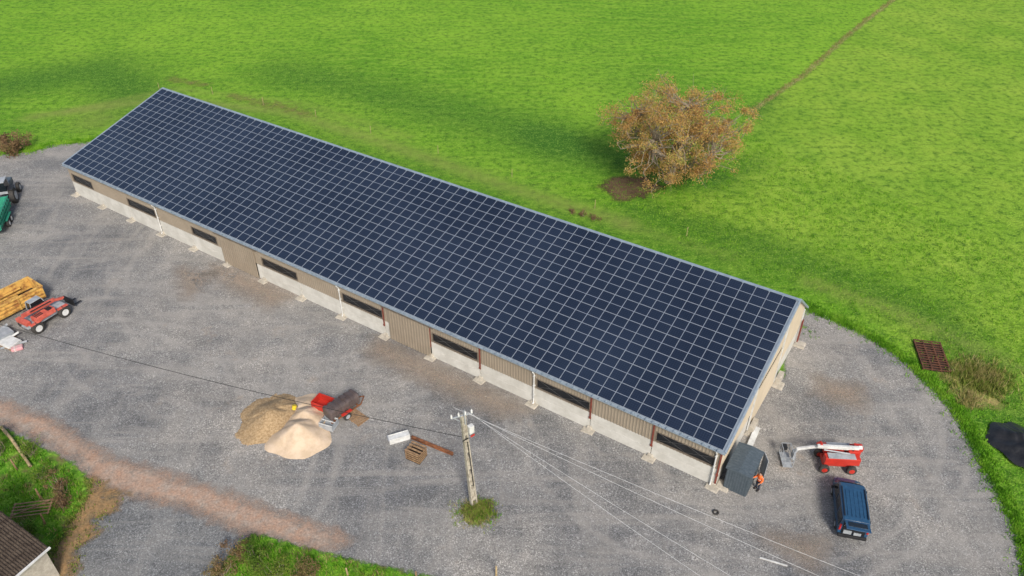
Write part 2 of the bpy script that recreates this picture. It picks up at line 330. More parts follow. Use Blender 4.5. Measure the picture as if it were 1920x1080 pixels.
p5=scatter([(-60,46),(-41.9,42.3),(-35.6,39.6),(-29.8,36),(-29.7,28.7),(-29,24),(-60,22)],6500,.06)
p6=scatter([(-19,25),(-18.6,28.7),(-16.9,31.6),(-11.7,30),(-4.3,28.2),(0,26)],2600,.06)
tufts("verge_tufts",np.r_[p5,p6],.3,m_blade,5)
tufts("dirt_edge_weeds",np.r_[along([(-29.6,36.2),(-29.5,33),(-29.7,30),(-29,27)],260,.35,.06),along([(-27.3,34.5),(-28,31),(-27.7,28)],60,.3,.04)],.22,m_weedblade,4)
tufts("boundary_tufts",along([(31.4,97.9),(42.9,111.5),(56.6,130.6),(70.5,148.3)],700,.25),.25,m_dryblade,4)
tufts("dry_tufts",np.r_[scatter([(-60,46),(-41.9,42.3),(-35.6,39.6),(-29.8,36),(-29.7,28.7),(-29,24),(-60,22)],900,.06),scatter([(-19,25),(-18.6,28.7),(-16.9,31.6),(-11.7,30),(-4.3,28.2)],300,.06)],.4,m_dryblade,5)
tufts("reed_tufts",np.r_[rng.normal((38.2,46.8,0),(.95,1.0,0),(260,3)),rng.normal((35.9,44.2,0),(.5,.5,0),(60,3))],.6,m_dryblade,5,.15,.03,1.0)
tufts("reed_green_tufts",rng.normal((38.0,46.6,0),(1.2,1.1,0),(420,3))*(1,1,0),.55,m_weedblade,5,.15,.035,1.0)
sp=scatter(yard,5000,.03); sp=sp[(sdist(sp[:,:2],yard)>.5)&(sp[:,1]>24)]; sp=sp[~((((sp[:,0]+48.66)*.544+(sp[:,1]-76.6)*.839)>-.8))|(sp[:,0]>24)]
n=len(sp); D=np.array([(1,0,0),(0,1,0),(-1,0,0),(0,-1,0),(0,0,.8),(0,0,-.3)]); r_=rng.uniform(.02,.06,(n,1,1))
V=(sp[:,None,:]+D[None]*r_*rng.uniform(.6,1.3,(n,6,1))+rng.normal(0,.006,(n,6,3))).reshape(-1,3)
Ft=np.array([(0,1,4),(1,2,4),(2,3,4),(3,0,4),(1,0,5),(2,1,5),(3,2,5),(0,3,5)]); Fs=(np.arange(n)[:,None,None]*6+Ft[None]).reshape(-1,3)
o=fast("loose_stones",V,Fs,[m_stone]); o["kind"]="stuff"
# ------------------------------------------------------------ barn
ang=math.atan2(-40.8,62.86); ca,sa=math.cos(ang),math.sin(ang)
barn=thing("barn","long agricultural barn with solar panel roof, taupe cladding and concrete plinth","barn",(-48.66,76.6,0),ang)
L=75;W=18.5;YR=13.9;ZR=7.5;ZE=3.8;sl=(ZR-ZE)/YR;ra=math.atan(sl);cr=math.cos(ra)
rz=lambda y:ZE+sl*y
bsl=(ZR-ZE)/(W-YR)
OV=.26;X0=-.12;X1=L+.22
mb=MB()
mb.ext([(-OV,rz(-OV)),(YR,ZR),(YR,ZR+.11),(-OV,rz(-OV)+.11)],X0,X1)
mb.ext([(YR+.002,ZR),(W+.35,ZE-.35*bsl),(W+.35,ZE-.35*bsl+.11),(YR+.002,ZR+.11)],X0,X1)
roof=mb.obj("roof",m_roof,barn)
mb=MB()
mb.bar((X0,YR-.12,ZR+.15),(X1,YR-.12,ZR+.15),.28,.05)
for i in range(72): mb.box((i*1.056,YR-.26,ZR+.19),(.14,.24,.05))
mb.obj("ridge_cap",m_zinc,roof)
for x in (X0+.02,X1-.02):
    mb=MB(); mb.bar((x,-OV-.02,rz(-OV)+.10),(x,YR,ZR+.12),.14,.16); mb.bar((x,YR,ZR+.12),(x,W+.35,ZE-.35*bsl+.1),.14,.16)
    mb.obj("verge_trim",m_zinc,roof)
mb=MB(); gy=-OV-.08; gz=rz(-OV)+.0
mb.ext([(gy-.08,gz+.07),(gy-.06,gz-.04),(gy,gz-.08),(gy+.06,gz-.04),(gy+.08,gz+.07),(gy+.06,gz+.07),(gy+.045,gz-.02),(gy,gz-.05),(gy-.045,gz-.02),(gy-.065,gz+.07)],X0,X1)
for i in range(144):
    x=.25+i*.528
    if x<L: mb.box((x,gy+.05,gz+.12),(.09,.24,.05))
mb.obj("gutter",m_zinc,barn)
# solar panels
PW,PH=1.036,1.775; px_,py_=1.056,1.80
def panelmb():
    m=MB();fw=.015
    m.box((0,0,.015),(PW-2*fw,PH-2*fw,.03),0)
    for sx_ in(-1,1): m.box((sx_*(PW/2-fw/2),0,.018),(fw,PH,.04),1)
    for sy in(-1,1): m.box((0,sy*(PH/2-fw/2),.018),(PW-2*fw,fw,.04),1)
    m.box((0,0,.0315),(PW-2*fw,.036,.003),1)
    return m
pm=panelmb(); pmesh=pm.mesh("solar_panel",[m_pv,m_alu])
cells=[]
y0=-OV+.02
for r in range(8):
    for c_ in range(71):
        s=(r+.5)*py_; y=y0+s*cr; z=rz(y0)+s*math.sin(ra)+.17; x=.02+(c_+.5)*px_
        cells.append((x,y,z))
cam_l=Vector(((0+48.66)*ca+(0-76.6)*sa,-(48.66)*sa+(-76.6)*ca,44))
cells.sort(key=lambda p:(Vector(p)-cam_l).length)
for i,p in enumerate(cells[:100]):
    o=link(bpy.data.objects.new("solar_panel",pmesh)); o.parent=barn; o.location=p; o.rotation_euler=(ra,0,0)
pv=np.array(pm.v); big=[];F=[];K=[]
org=Vector((.02+.5*px_,y0+.5*py_*cr,rz(y0)+.17+.5*py_*math.sin(ra)))
for i,p in enumerate(cells[100:]):
    d=Vector(p)-org; lx=d.x; ly=d.y*cr+d.z*math.sin(ra)
    b=len(pv)*i; big.append(pv+np.array((lx,ly,0))); F+=[tuple(q+b for q in f) for f in pm.f]; K+=pm.k
m=bpy.data.meshes.new("solar_array"); m.from_pydata(np.vstack(big).tolist(),[],F); m.materials.append(m_pv); m.materials.append(m_alu)
m.polygons.foreach_set('material_index',K); o=link(bpy.data.objects.new("solar_array",m)); o.parent=barn; o.location=org; o.rotation_euler=(ra,0,0); o["kind"]="stuff"
# walls
def corr(m,x0,x1,z0,z1,y,pitch=.25,dep=.035,k=0,topf=None,axis='x'):
    xs=[];n=max(1,int(round((x1-x0)/pitch)));q=(x1-x0)/n
    for i in range(n):
        b=x0+i*q; xs+=[(b,0),(b+q*.55,0),(b+q*.65,dep),(b+q*.9,dep)]
    xs.append((x1,0)); vs=[]
    for x,d in xs:
        zt=topf(x) if topf else z1
        for z in (z0,zt): vs.append((x,y-d,z) if axis=='x' else (y+d,x,z))
    m.add(vs,[(2*i,2*i+2,2*i+3,2*i+1) for i in range(len(xs)-1)],k)
PL=1.7;WB=1.80;WT=2.78;TOP=3.74
wins={0:(.5,4.1),2:(10.15,14.7),4:(20.3,24.0),6:(30.2,34.8),8:(40.25,44.9),10:(50.2,54.8),12:(60.25,64.9),14:(70.2,74.7)}
doors={5:(24.6,29.3),9:(45.6,50.0)}
def plinth(a,b):
    p=MB(); p.b2((a,0,0),(b,.15,.84)); p.b2((a,0,.855),(b,.15,PL)); p.b2((a,.02,.84),(b,.13,.855)); p.obj("concrete_plinth",m_conc,barn,.008)
for i in range(15):
    a,b=i*5+.03,i*5+4.97
    dx=doors.get(i); cl=MB()
    if dx:
        if dx[1]<b-.05: plinth(dx[1]+.02,b)
        if dx[0]>a+.05: plinth(a,dx[0]-.02)
        corr(cl,i*5,i*5+5,PL,TOP,0.0)
    else:
        plinth(a,b)
        if i in wins:
            wa,wb=wins[i]; corr(cl,i*5,wa,PL,TOP,0); corr(cl,wb,i*5+5,PL,TOP,0); corr(cl,wa,wb,WT,TOP,0); corr(cl,wa,wb,PL,WB,0)
        else: corr(cl,i*5,i*5+5,PL,TOP,0)
    cl.obj("wall_cladding",m_clad,barn)
for i,(wa,wb) in wins.items():
    w=MB(); w.b2((wa+.05,.05,WB+.05),(wb-.05,.07,WT-.05),0)
    win=w.obj("window",m_dark,barn)
    w=MB()
    for zz in(WB,WT-.06): w.b2((wa,-.05,zz),(wb,.04,zz+.06))
    for xx in(wa,wb-.06): w.b2((xx,-.05,WB+.06),(xx+.06,.04,WT-.06))
    w.obj("window_frame",m_trim,win)
    w=MB(); xm=(wa+wb)/2
    for a_,b_ in ((wa+.1,xm),(xm,wb-.1)):
        w.bar((a_,.02,WB+.1),(b_,.02,WT-.1),.012,.02);w.bar((a_,.025,WT-.1),(b_,.025,WB+.1),.012,.02)
    w.obj("window_bracing",m_brace,win)
for i,(a,b) in doors.items():
    d=MB(); corr(d,a,b,.08,3.35,-.14,.3,.04); d.b2((a,-.13,.08),(b,-.08,3.35)); do=d.obj("sliding_door",m_door,barn)
    d=MB(); d.b2((a-.6,-.24,3.36),(b+.5,-.05,3.48)); d.obj("door_rail",m_trim,do)
for i in range(16):
    x=min(max(i*5,.15),L-.15); ft=MB()
    ft.box((x,-.28,.04),(1.0,.62,.10),0,Matrix.Rotation(rng.uniform(-.1,.1),3,'Z'),.88); ft.box((x,-.06,.2),(.42,.24,.26),0,None,.75)
    ft.obj("column_footing",m_foot,barn,.02)
for i in (9,10,11,13,14,15):
    x=min(i*5,L-.05); c_=MB(); c_.b2((x-.06,-.09,1.2 if i!=15 else .2),(x+.06,-.04,3.55)); c_.b2((x-.1,-.10,1.15),(x+.1,-.091,1.35)); c_.obj("steel_column",m_red,barn)
for x in (15.1,40.1,60.1,L-.35):
    c_=MB(); c_.cyl((x,gy,gz-.05),(x,gy,gz-.18),.06); c_.cyl((x,gy,gz-.15),(x,-.14,gz-.5),.055); c_.cyl((x,-.14,gz-.45),(x,-.14,.25),.055); c_.cyl((x,-.14,.28),(x,-.26,.18),.055)
    for zz in(1,2,3): c_.b2((x-.08,-.2,zz),(x+.08,-.0,zz+.04))
    c_.obj("downpipe",m_white,barn)
fl=MB(); fl.b2((.2,.2,.03),(L-.2,W-.2,.06)); fl.obj("barn_floor",m_ybox,barn)
rt=lambda y:(rz(y) if y<YR else ZE+bsl*(W-y))-.01
xx=L
gw=MB(); corr(gw,0,6.2,PL,0,xx,.25,.035,0,rt,'y'); corr(gw,6.2,12.4,3.9,0,xx,.25,.035,0,rt,'y'); corr(gw,12.4,13.9,PL,0,xx,.25,.035,0,rt,'y'); corr(gw,13.9,W,PL,0,xx,.25,.035,0,rt,'y')
gw.obj("gable_wall",m_gable_lit,barn)
for ya,yb in((.16,6.1),(12.5,W)): q=MB(); q.b2((xx-.16,ya,0),(xx-.0,yb,PL)); q.obj("gable_plinth",m_conc,barn,.01)
for ya,yb in((6.3,9.3),(9.34,12.3)): q=MB(); corr(q,ya,yb,.1,3.85,xx+.05,.3,.04,0,None,'y'); q.obj("gable_door",m_gable_lit,barn)
for yy in (6.2,12.4,18.35): q=MB(); q.b2((xx+.04,yy-.09,.2),(xx+.14,yy+.09,rt(yy)-.25)); q.obj("gable_column",m_white,barn)
q=MB(); q.b2((xx+.15,18.2,.3),(xx+.25,18.45,2.6)); q.obj("gable_brace",m_red,barn)
for yy in (.3,6.2,12.4,18.3):
    q=MB(); q.box((xx+.45,yy,.08),(.95,.95,.16),0,None,.85)
    if yy in(6.2,12.4): q.box((xx+.35,yy+.5,.35),(.45,1.3,.7),0,None,.85)
    q.obj("gable_footing",m_foot,barn,.03)
gw=MB(); gw.add([(0,y,z) for y,z in((0,0),(0,ZE-.02),(YR,ZR-.02),(W,ZE-.02),(W,0))],[(0,1,2,3,4)]); gw.obj("gable_wall",m_clad,barn)
bw=MB(); bw.b2((0.05,W-.1,0),(L-.02,W-.01,ZE-.1)); bw.obj("rear_wall",m_clad,barn)
# ------------------------------------------------------------ tree
def leaves(n_cl,cen,rad,cr_,per,size,shell=.55,zmin=None,irr=.0):
    cs=[]
    while len(cs)<n_cl:
        d=rng.normal(size=3);d/=np.linalg.norm(d);q=(shell+(1-shell)*rng.random()**.6) if rng.random()<.75 else rng.random()*.6
        az_=math.atan2(d[1],d[0])
        wob=1+.13*math.sin(3*az_+1.3)+.08*math.sin(5*d[2]+2*d[0]*3)+irr*math.sin(7*az_+4*d[2])
        p=np.array(cen)+d*np.array(rad)*q*wob
        if zmin is not None and p[2]<zmin: continue
        if irr and (math.sin(p[0]*1.05+1)*math.sin(p[1]*.95+2)*math.sin(p[2]*1.2+.5))>.42: continue
        cs.append(p)
    cs=np.array(cs); R=rng.uniform(.5,1.25,n_cl)*cr_
    k=np.repeat(np.arange(n_cl),(per*rng.uniform(.3,1.5,n_cl)).astype(int)); n=len(k)
    P=cs[k]+rng.normal(size=(n,3))*R[k][:,None]*np.array((.6,.6,.45))
    u=rng.normal(size=(n,3));u/=np.linalg.norm(u,axis=1)[:,None];v=np.cross(u,rng.normal(size=(n,3)));v/=np.linalg.norm(v,axis=1)[:,None]
    s=rng.uniform(.6,1.3,(n,1))*size
    V=np.empty((n*4,3));V[0::4]=P-u*s;V[1::4]=P+v*s*.55;V[2::4]=P+u*s;V[3::4]=P-v*s*.55
    return V,np.arange(n*4).reshape(-1,4),cs
def tube(m,pts,r0,r1,n=7):
    for i in range(len(pts)-1):
        a=r0+(r1-r0)*i/(len(pts)-1);b=r0+(r1-r0)*(i+1)/(len(pts)-1); m.cyl(pts[i],pts[i+1],a,b,n,0,False)
def bend(a,b,k,seg=4,sag=.1):
    a=Vector(a);b=Vector(b);L_=(b-a).length;o=[a]
    for i in range(1,seg): o.append(a.lerp(b,i/seg)+Vector(rng.normal(0,sag*L_/seg,3))+Vector((0,0,k*L_*math.sin(math.pi*i/seg))))
    return o+[b]
tree=thing("oak_tree","broad round oak tree with thinning orange-brown autumn leaves in the meadow","tree",(18.0,79.4,0))
V,Fq,cs=leaves(430,(0,0,6.3),(7.4,7.4,5.0),.70,165,.082,.55,1.0,.08)
o=fast("crown",V,Fq,[m_leaf]); o.parent=tree
tm=MB(); tube(tm,[(0,0,-.1),(.05,0,.5),(.1,.05,1.4),(.0,.1,2.6)],.62,.40,12)
nodes=[]
for i in range(11):
    an=i*.7+rng.uniform(-.2,.2);rr=rng.uniform(2.8,5.0) if i<9 else 1.2;zz=rng.uniform(4.5,7.8) if i<9 else 9.2
    e=(rr*math.cos(an),rr*math.sin(an),zz); ps=bend((0,.1,rng.uniform(1.6,2.6)),e,-.06,5,.25); tube(tm,ps,.27,.10,8); nodes+=ps[2:]
for c_ in cs:
    c_=Vector(c_); q=min(nodes,key=lambda p:(p-c_).length)
    ps=bend(q,c_,-.05,3,.3); tube(tm,ps,.065,.02,5)
    for _ in range(3): tube(tm,[c_,c_+Vector(rng.normal(0,.55,3))],.025,.010,4)
tm.obj("trunk",m_bark,tree)
def bush(name,label,cat,loc,rad,n,mat,size=.07,cr_=.35,per=110,group=None,leafname="foliage"):
    b=thing(name,label,cat,loc,rng.uniform(0,6),group)
    V,F_,cs=leaves(n,(0,0,rad[2]*.75),rad,cr_,per,size,.4,.1)
    V[:,2]=np.maximum(V[:,2],.01)
    o=fast(leafname,V,F_,[mat]); o.parent=b
    s=MB()
    for c_ in cs: tube(s,bend((rng.normal(0,.15),rng.normal(0,.15),-.03),c_,.03,3,.2),.03,.008,5)
    s.obj("stems",m_bark,b); return b
bush("brown_shrub","brown leafless looking shrub at the edge of the gravel","shrub",(-60.6,87.2,0),(2.4,1.3,1.3),34,m_bushleaf,.10,.55)
bush("brown_shrub","brown leafless looking shrub at the edge of the gravel","shrub",(-63.6,88.0,0),(1.8,1.2,1.1),22,m_bushleaf,.10,.55)
for (x,y,rx,h) in ((-18.2,28.6,1.1,1.0),(-17.4,30.1,1.0,.8),(-16.2,29.3,1.2,1.0),(-14.7,28.6,1.2,.8),(-13.2,28.5,1.0,.6)):
    bush("hedge_shrub","scruffy brown-green hedge shrub on the grass verge","shrub",(x,y,.05),(rx,rx*.8,h),20,m_bushleaf if rx<1.15 else m_greenleaf,.055,.35,90,"hedge shrubs along the verge")
for (x,y,rx,h,mt) in ((-35.0,38.6,1.0,.8,m_greenleaf),(-31.3,35.2,.9,1.0,m_bushleaf),(-30.6,34.0,.6,.8,m_bushleaf),(-33,36.4,1.0,.7,m_greenleaf),(-37.5,38.8,1.4,1.2,m_greenleaf),(-31.9,31.6,.9,.8,m_greenleaf)):
    bush("garden_shrub","low tangled shrub in the rough grass plot","shrub",(x,y,.05),(rx,rx*.8,h),16,mt,.055,.3,80,"shrubs in the rough plot")
# ------------------------------------------------------------ piles
def pile(name,label,cat,loc,cones,mat,cell=.1,nz=.05):
    xs_=np.arange(-4,4,cell);X,Y=np.meshgrid(xs_,xs_);Z=np.full(X.shape,-.2)
    ph=rng.uniform(0,6,8)
    for cx,cy,r,h in cones:
        th_=np.arctan2(Y-cy,X-cx); rr=r*(1+.07*np.sin(3*th_+ph[0])+.05*np.sin(5*th_+ph[1])+.025*np.sin(9*th_+ph[2]))
        d=np.sqrt((X-cx)**2+(Y-cy)**2+.06)/rr; z=h*(1.06-d); z=np.where(z<h*.2,z*.6+h*.08*1.0,z); Z=np.maximum(Z,np.where(d<1.35,z,-.2))
    Z=Z+nz*(rng.random(X.shape)-.5)*.8+nz*np.sin(X*3+ph[3])*np.cos(Y*2.6+ph[4])
    P_=np.c_[X.ravel(),Y.ravel(),Z.ravel()];n=len(xs_);I,J=np.meshgrid(np.arange(n-1),np.arange(n-1));a=(J*n+I).ravel();F_=np.c_[a,a+1,a+n+1,a+n]
    F_=F_[(P_[F_][:,:,2]>-.02).any(1)]; u,inv=np.unique(F_,return_inverse=True)
    o=fast(name,P_[u],inv.reshape(F_.shape),[mat]); o.location=loc; o["label"]=label; o["category"]=cat
    o.data.polygons.foreach_set('use_smooth',[True]*len(o.data.polygons)); return o
pile("gravel_pile","heap of coarse brown aggregate on the grey yard","gravel pile",(-18.4,42.1,.0),[(0,0,2.2,1.15),(-.7,-.6,1.5,.7),(.6,.8,1.7,.9)],m_agg,.09,.06)
pile("sand_pile","heap of pale beige sand beside the brown aggregate","sand pile",(-15.9,41.2,.0),[(0,-.75,2.0,1.45),(.1,.9,1.6,1.1),(-.2,2.2,1.3,.6)],m_sand,.09,.02)
b=thing("bucket","small yellow plastic bucket lying on the sand heap","bucket",(-16.6,42.3,.95),.4)
MB().cyl((0,0,0),(.12,.1,.3),.14,.18,14).obj("bucket_body",m_yel,b); q=MB(); q.cyl((-.1,.0,.25),(.1,.2,.42),.012,.012,6); q.obj("handle",m_blackp,b)
# ------------------------------------------------------------ tank group
def wheel(parent,x,y,r,w,rimmat,axis=(1,0,0),name="wheel"):
    ax=Vector(axis); c=Vector((x,y,r)); h=MB().cyl(c-ax*w*.3,c+ax*w*.3,r*.3,None,12).obj(name,m_blackp,parent)
    tm_=MB(); n=20; rings=[]
    for q,rr in((-.5,.82),(-.42,.97),(-.2,1),(.2,1),(.42,.97),(.5,.82)):
        u=Vector((0,1,0)) if abs(ax.x)>.5 else Vector((1,0,0)); v=Vector((0,0,1))
        rings.append([c+ax*w*q+(u*math.cos(2*math.pi*i/n)+v*math.sin(2*math.pi*i/n))*r*rr for i in range(n)])
    tm_.loft(rings); tm_.obj("tyre",m_tyre,h)
    rm=MB(); rm.cyl(c-ax*w*.515,c+ax*w*.515,r*.56,None,16); rm.cyl(c-ax*w*.56,c+ax*w*.56,r*.2,None,10); rm.obj("rim",rimmat,h); return h
tk=thing("tank_trailer","dark brown ribbed water tank on a small trailer frame","water tank trailer",(-13.05,42.75,0),math.radians(-43))
def rr_(y,hw,hh):
    pts=[]; n=24
    for i in range(n):
        t_=2*math.pi*i/n; c_,s_=math.cos(t_),math.sin(t_)
        pts.append((hw*math.copysign(abs(c_)**.6,c_),y,1.02+hh*math.copysign(abs(s_)**.6,s_)))
    return pts
q=MB(); prof=[(-1.38,.35,.35),(-1.36,.5,.46),(-1.28,.58,.54)]
for yy in(-1.0,-.5,0,.5,1.0): prof+=[(yy-.13,.58,.54),(yy-.1,.52,.48),(yy+.1,.52,.48),(yy+.13,.58,.54)]
prof+=[(1.28,.58,.54),(1.36,.5,.46),(1.38,.35,.35)]
q.loft([rr_(*p) for p in prof]); q.cyl((0,.25,1.5),(0,.25,1.66),.2,None,14); q.obj("tank",m_tank,tk)
q=MB(); q.b2((-.55,-1.4,.36),(-.45,1.4,.44)); q.b2((.45,-1.4,.36),(.55,1.4,.44))
for yy in(-1.1,0,1.1): q.b2((-.62,yy-.05,.44),(.62,yy+.05,.5))
q.bar((-.5,1.4,.4),(0,2.1,.4),.07,.07);q.bar((.5,1.4,.4),(0,2.1,.4),.07,.07); q.obj("chassis",m_rust,tk)
for s_ in(-1,1):
    wheel(tk,s_*.74,-.1,.34,.2,m_greyp)
    q=MB(); q.b2((s_*.74-.13,-.55,.72),(s_*.74+.13,.35,.76)); q.obj("mudguard",m_redp,tk)
rb=thing("hopper","bright red open metal hopper box next to the tank","hopper",(-14.6,43.3,0),math.radians(-25))
q=MB()
def openbox(q,cx,cy,z0,L_,W_,H_,t_,k=0,fl=0):
    q.b2((cx-L_/2,cy-W_/2,z0),(cx+L_/2,cy+W_/2,z0+t_),k)
    for s_ in(-1,1):
        q.b2((cx-L_/2,cy+s_*W_/2-(t_ if s_>0 else 0),z0+t_),(cx+L_/2,cy+s_*W_/2+(0 if s_>0 else t_),z0+H_),k)
        q.b2((cx+s_*L_/2-(t_ if s_>0 else 0),cy-W_/2+t_,z0+t_),(cx+s_*L_/2+(0 if s_>0 else t_),cy+W_/2-t_,z0+H_),k)
openbox(q,0,0,.3,1.45,1.1,.65,.05); q.obj("hopper_body",m_redp,rb)
for x in(-.55,.55):
    for y in(-.4,.4): q=MB(); q.b2((x-.05,y-.05,0),(x+.05,y+.05,.3)); q.obj("hopper_leg",m_redp,rb)
q_=thing("metal_cage","pale grey metal crate frame standing before the tank","metal crate",(-13.85,41.4,0),math.radians(-20))
q=MB(); openbox(q,0,0,.12,1.15,.95,.5,.04); q.obj("crate_tray",m_greyp,q_); q=MB(); q.b2((-.57,-.47,.63),(.57,-.41,.67));q.b2((-.57,.41,.63),(.57,.47,.67));q.b2((-.57,-.03,.63),(.57,.03,.67)); q.obj("crate_rail",m_white,q_); q=MB(); q.b2((-.5,-.4,0),(-.4,.4,.12)); q.b2((.4,-.4,0),(.5,.4,.12)); q.obj("crate_skid",m_greyp,q_)
def pallet(name,label,loc,rot,L_=1.2,W_=1.0,layers=1,mat=None,cat="pallet",z=0,group=None):
    p=thing(name,label,cat,loc,rot,group); zz=z
    q=MB(); r=MB()
    for l in range(layers):
        for x in(-.45,0,.45): r.b2((x*L_-.05,-W_/2,zz),(x*L_+.05,W_/2,zz+.09))
        for j in range(7): q.b2((-L_/2,-W_/2+j*W_/7+.01,zz+.092),(L_/2,-W_/2+(j+.78)*W_/7,zz+.114))
        zz+=.135
    q.obj("deck_boards",mat or m_wood,p); r.obj("bearers",mat or m_wood,p); return p,zz
pallet("wooden_pallet","worn brown wooden pallet lying by the tank",(-11.9,42.3,.02),math.radians(-40),1.6,1.1,1)
ct=thing("wooden_crate","brown slatted wooden crate standing on the gravel","wooden crate",(-6.95,38.4,.02),math.radians(-28))
q=MB(); q.b2((-.6,-.5,.0),(.6,.5,.06)); q.b2((-.53,-.43,.06),(.53,.43,.6)); q.obj("crate_base_shade",M("crate_shadow",(.035,.022,.012),None,.9),ct)  # base and inner block coloured near-black for the shade behind the slats
for s_ in(-1,1):
    q=MB()
    for j in range(4): q.b2((-.6,s_*.5-.015,.1+j*.22),(.6,s_*.5+.015,.21+j*.22))
    q.obj("slat_side",m_wood,ct); q=MB()
    for j in range(4): q.b2((s_*.6-.015,-.48,.1+j*.22),(s_*.6+.015,.48,.21+j*.22))
    q.obj("slat_side",m_wood,ct)
q=MB()
for j in range(4): q.b2((-.62,-.5+j*.29,.93),(.62,-.37+j*.29,.96))
q.obj("crate_lid",m_wood,ct)
tr=thing("water_trough","white plastic trough box lying on the gravel","trough",(-8.4,40.1,.02),math.radians(22))
q=MB(); openbox(q,0,0,0,1.55,.55,.5,.05); q.obj("trough_body",m_white,tr,.015); q=MB(); q.b2((-.72,-.22,.44),(.72,.22,.46)); q.obj("trough_lining",m_white,tr)
for s_ in(-1,1): q=MB(); q.b2((s_*.82-.02,-.31,.40),(s_*.78+.02,.31,.46)); q.obj("trough_lip",m_greyp,tr)
bm_=thing("steel_beam","long rusty brown steel beam lying on the gravel","steel beam",(0,0,0))
q=MB(); q.bar((-7.5,40.25,.03),(-4.3,38.6,.03),.2,.02); q.bar((-7.5,40.25,.13),(-4.3,38.6,.13),.02,.18); q.bar((-7.5,40.25,.23),(-4.3,38.6,.23),.2,.02); q.obj("beam_section",m_rust,bm_)
# ------------------------------------------------------------ utility pole
up=thing("utility_pole","tall tapered weathered concrete utility pole with cable bracket and white box","utility pole",(-2.6,34.1,0),math.radians(38))
LN=(-.38,.22)
def lp(z,x=0,y=0): return (x+LN[0]*z/8.8,y+LN[1]*z/8.8,z)
q=MB(); N=11
for j in range(N):
    za=8.8*j/N; zb=8.8*(j+1)/N; wa=.185-.009*za; wb=.185-.009*zb
    for s_ in(-1,1): q.bar(lp(za,s_*wa),lp(zb,s_*wb),.10,.30-.014*za)
    q.bar(lp(za+.12,-wa),lp(za+.12,wa),.3,.3)
    if j%2: q.bar(lp(za+.3,0),lp(zb,0),.22,.12)
q.bar(lp(8.6,-.15),lp(8.6,.15),.26,.5)
q.obj("pole_shaft",m_polec,up)
q=MB(); q.bar(lp(8.85,-.75,.2),lp(8.85,.6,-.2),.08,.08); q.bar(lp(8.2,-.1,.2),lp(8.85,-.6,.2),.05,.05); q.bar(lp(8.2,0,-.2),lp(9.4,0,-.2),.06,.06); cr_arm=q.obj("cross_arm",m_greyp,up)
for x,y in((-.7,.19),(-.25,.06),(.15,-.06),(.55,-.19)):
    q=MB()
    for k_ in range(3): q.cyl(lp(8.9+k_*.09,x,y),lp(8.95+k_*.09,x,y),.07,.04,10)
    q.cyl(lp(8.88,x,y),lp(9.2,x,y),.025); q.obj("insulator",m_white,cr_arm)
q=MB(); q.box(lp(7.45,.40,-.1),(.36,.3,.62)); q.obj("junction_box",m_white,up,.02)
q=MB(); q.box(lp(7.0,.38,-.27),(.3,.02,.16)); q.obj("warning_plate",m_redp,up)
q=MB(); q.bar(lp(6.6,.0,-.2),lp(2.3,.05,-.2),.05,.04); q.bar(lp(6.9,.1,-.2),lp(6.9,-.35,-.2),.05,.05); q.obj("cable_duct",m_blackp,up)
pile("pole_mound","small grassy mound around the foot of the utility pole","mound",(-2.4,33.6,0),[(0,0,.95,.32),(.45,.2,.7,.25),(-.3,-.5,.6,.2)],m_mound,.08,.05)
mp=rng.normal((-2.3,33.55,0),(.6,.5,0),(420,3)); mp[:,2]=np.maximum(.25-.2*np.hypot(mp[:,0]+2.4,mp[:,1]-33.6),.02)
tufts("mound_grass",mp[:240],.28,m_weedblade,5,.16,.03,1.0); tufts("mound_dry_weeds",mp[240:],.32,m_dryblade,4,.16,.02,1.0); tufts("mound_green",mp[100:240]+(.1,0,0),.22,m_blade,4,.14,.03,1.0)
def wire(a,b,sag,mat,r=.014,label="thin overhead electric wire"):
    cu=bpy.data.curves.new("power_line",'CURVE'); cu.dimensions='3D'; s=cu.splines.new('POLY'); n=40; s.points.add(n-1)
    a=Vector(a);b=Vector(b)
    for i in range(n):
        t_=i/(n-1); p=a.lerp(b,t_); p.z-=4*sag*t_*(1-t_); s.points[i].co=(*p,1)
    cu.bevel_depth=r; cu.bevel_resolution=1; cu.materials.append(mat)
    dg=link(bpy.data.objects.new("tmp",cu)); me=bpy.data.meshes.new_from_object(dg.evaluated_get(bpy.context.evaluated_depsgraph_get())); bpy.data.objects.remove(dg)
    o=link(bpy.data.objects.new("power_line",me)); o["label"]=label; o["category"]="wire"; o["group"]="overhead wires at the pole"
wire((-3.0,34.0,6.9),(-52,51.2,6.2),1.0,m_wire,.02,"black insulated overhead cable hanging from the pole")
wire((-3.6,34.5,9.05),(36,13.5,9.0),.6,m_wirel,.012); wire((-3.1,34.3,9.05),(34,12.5,9.0),.7,m_wirel,.012)
wire((-2.7,34.1,9.05),(26,11.5,9.0),.6,m_wirel,.012); wire((-2.4,33.9,9.05),(24,10.5,9.0),.7,m_wirel,.012)
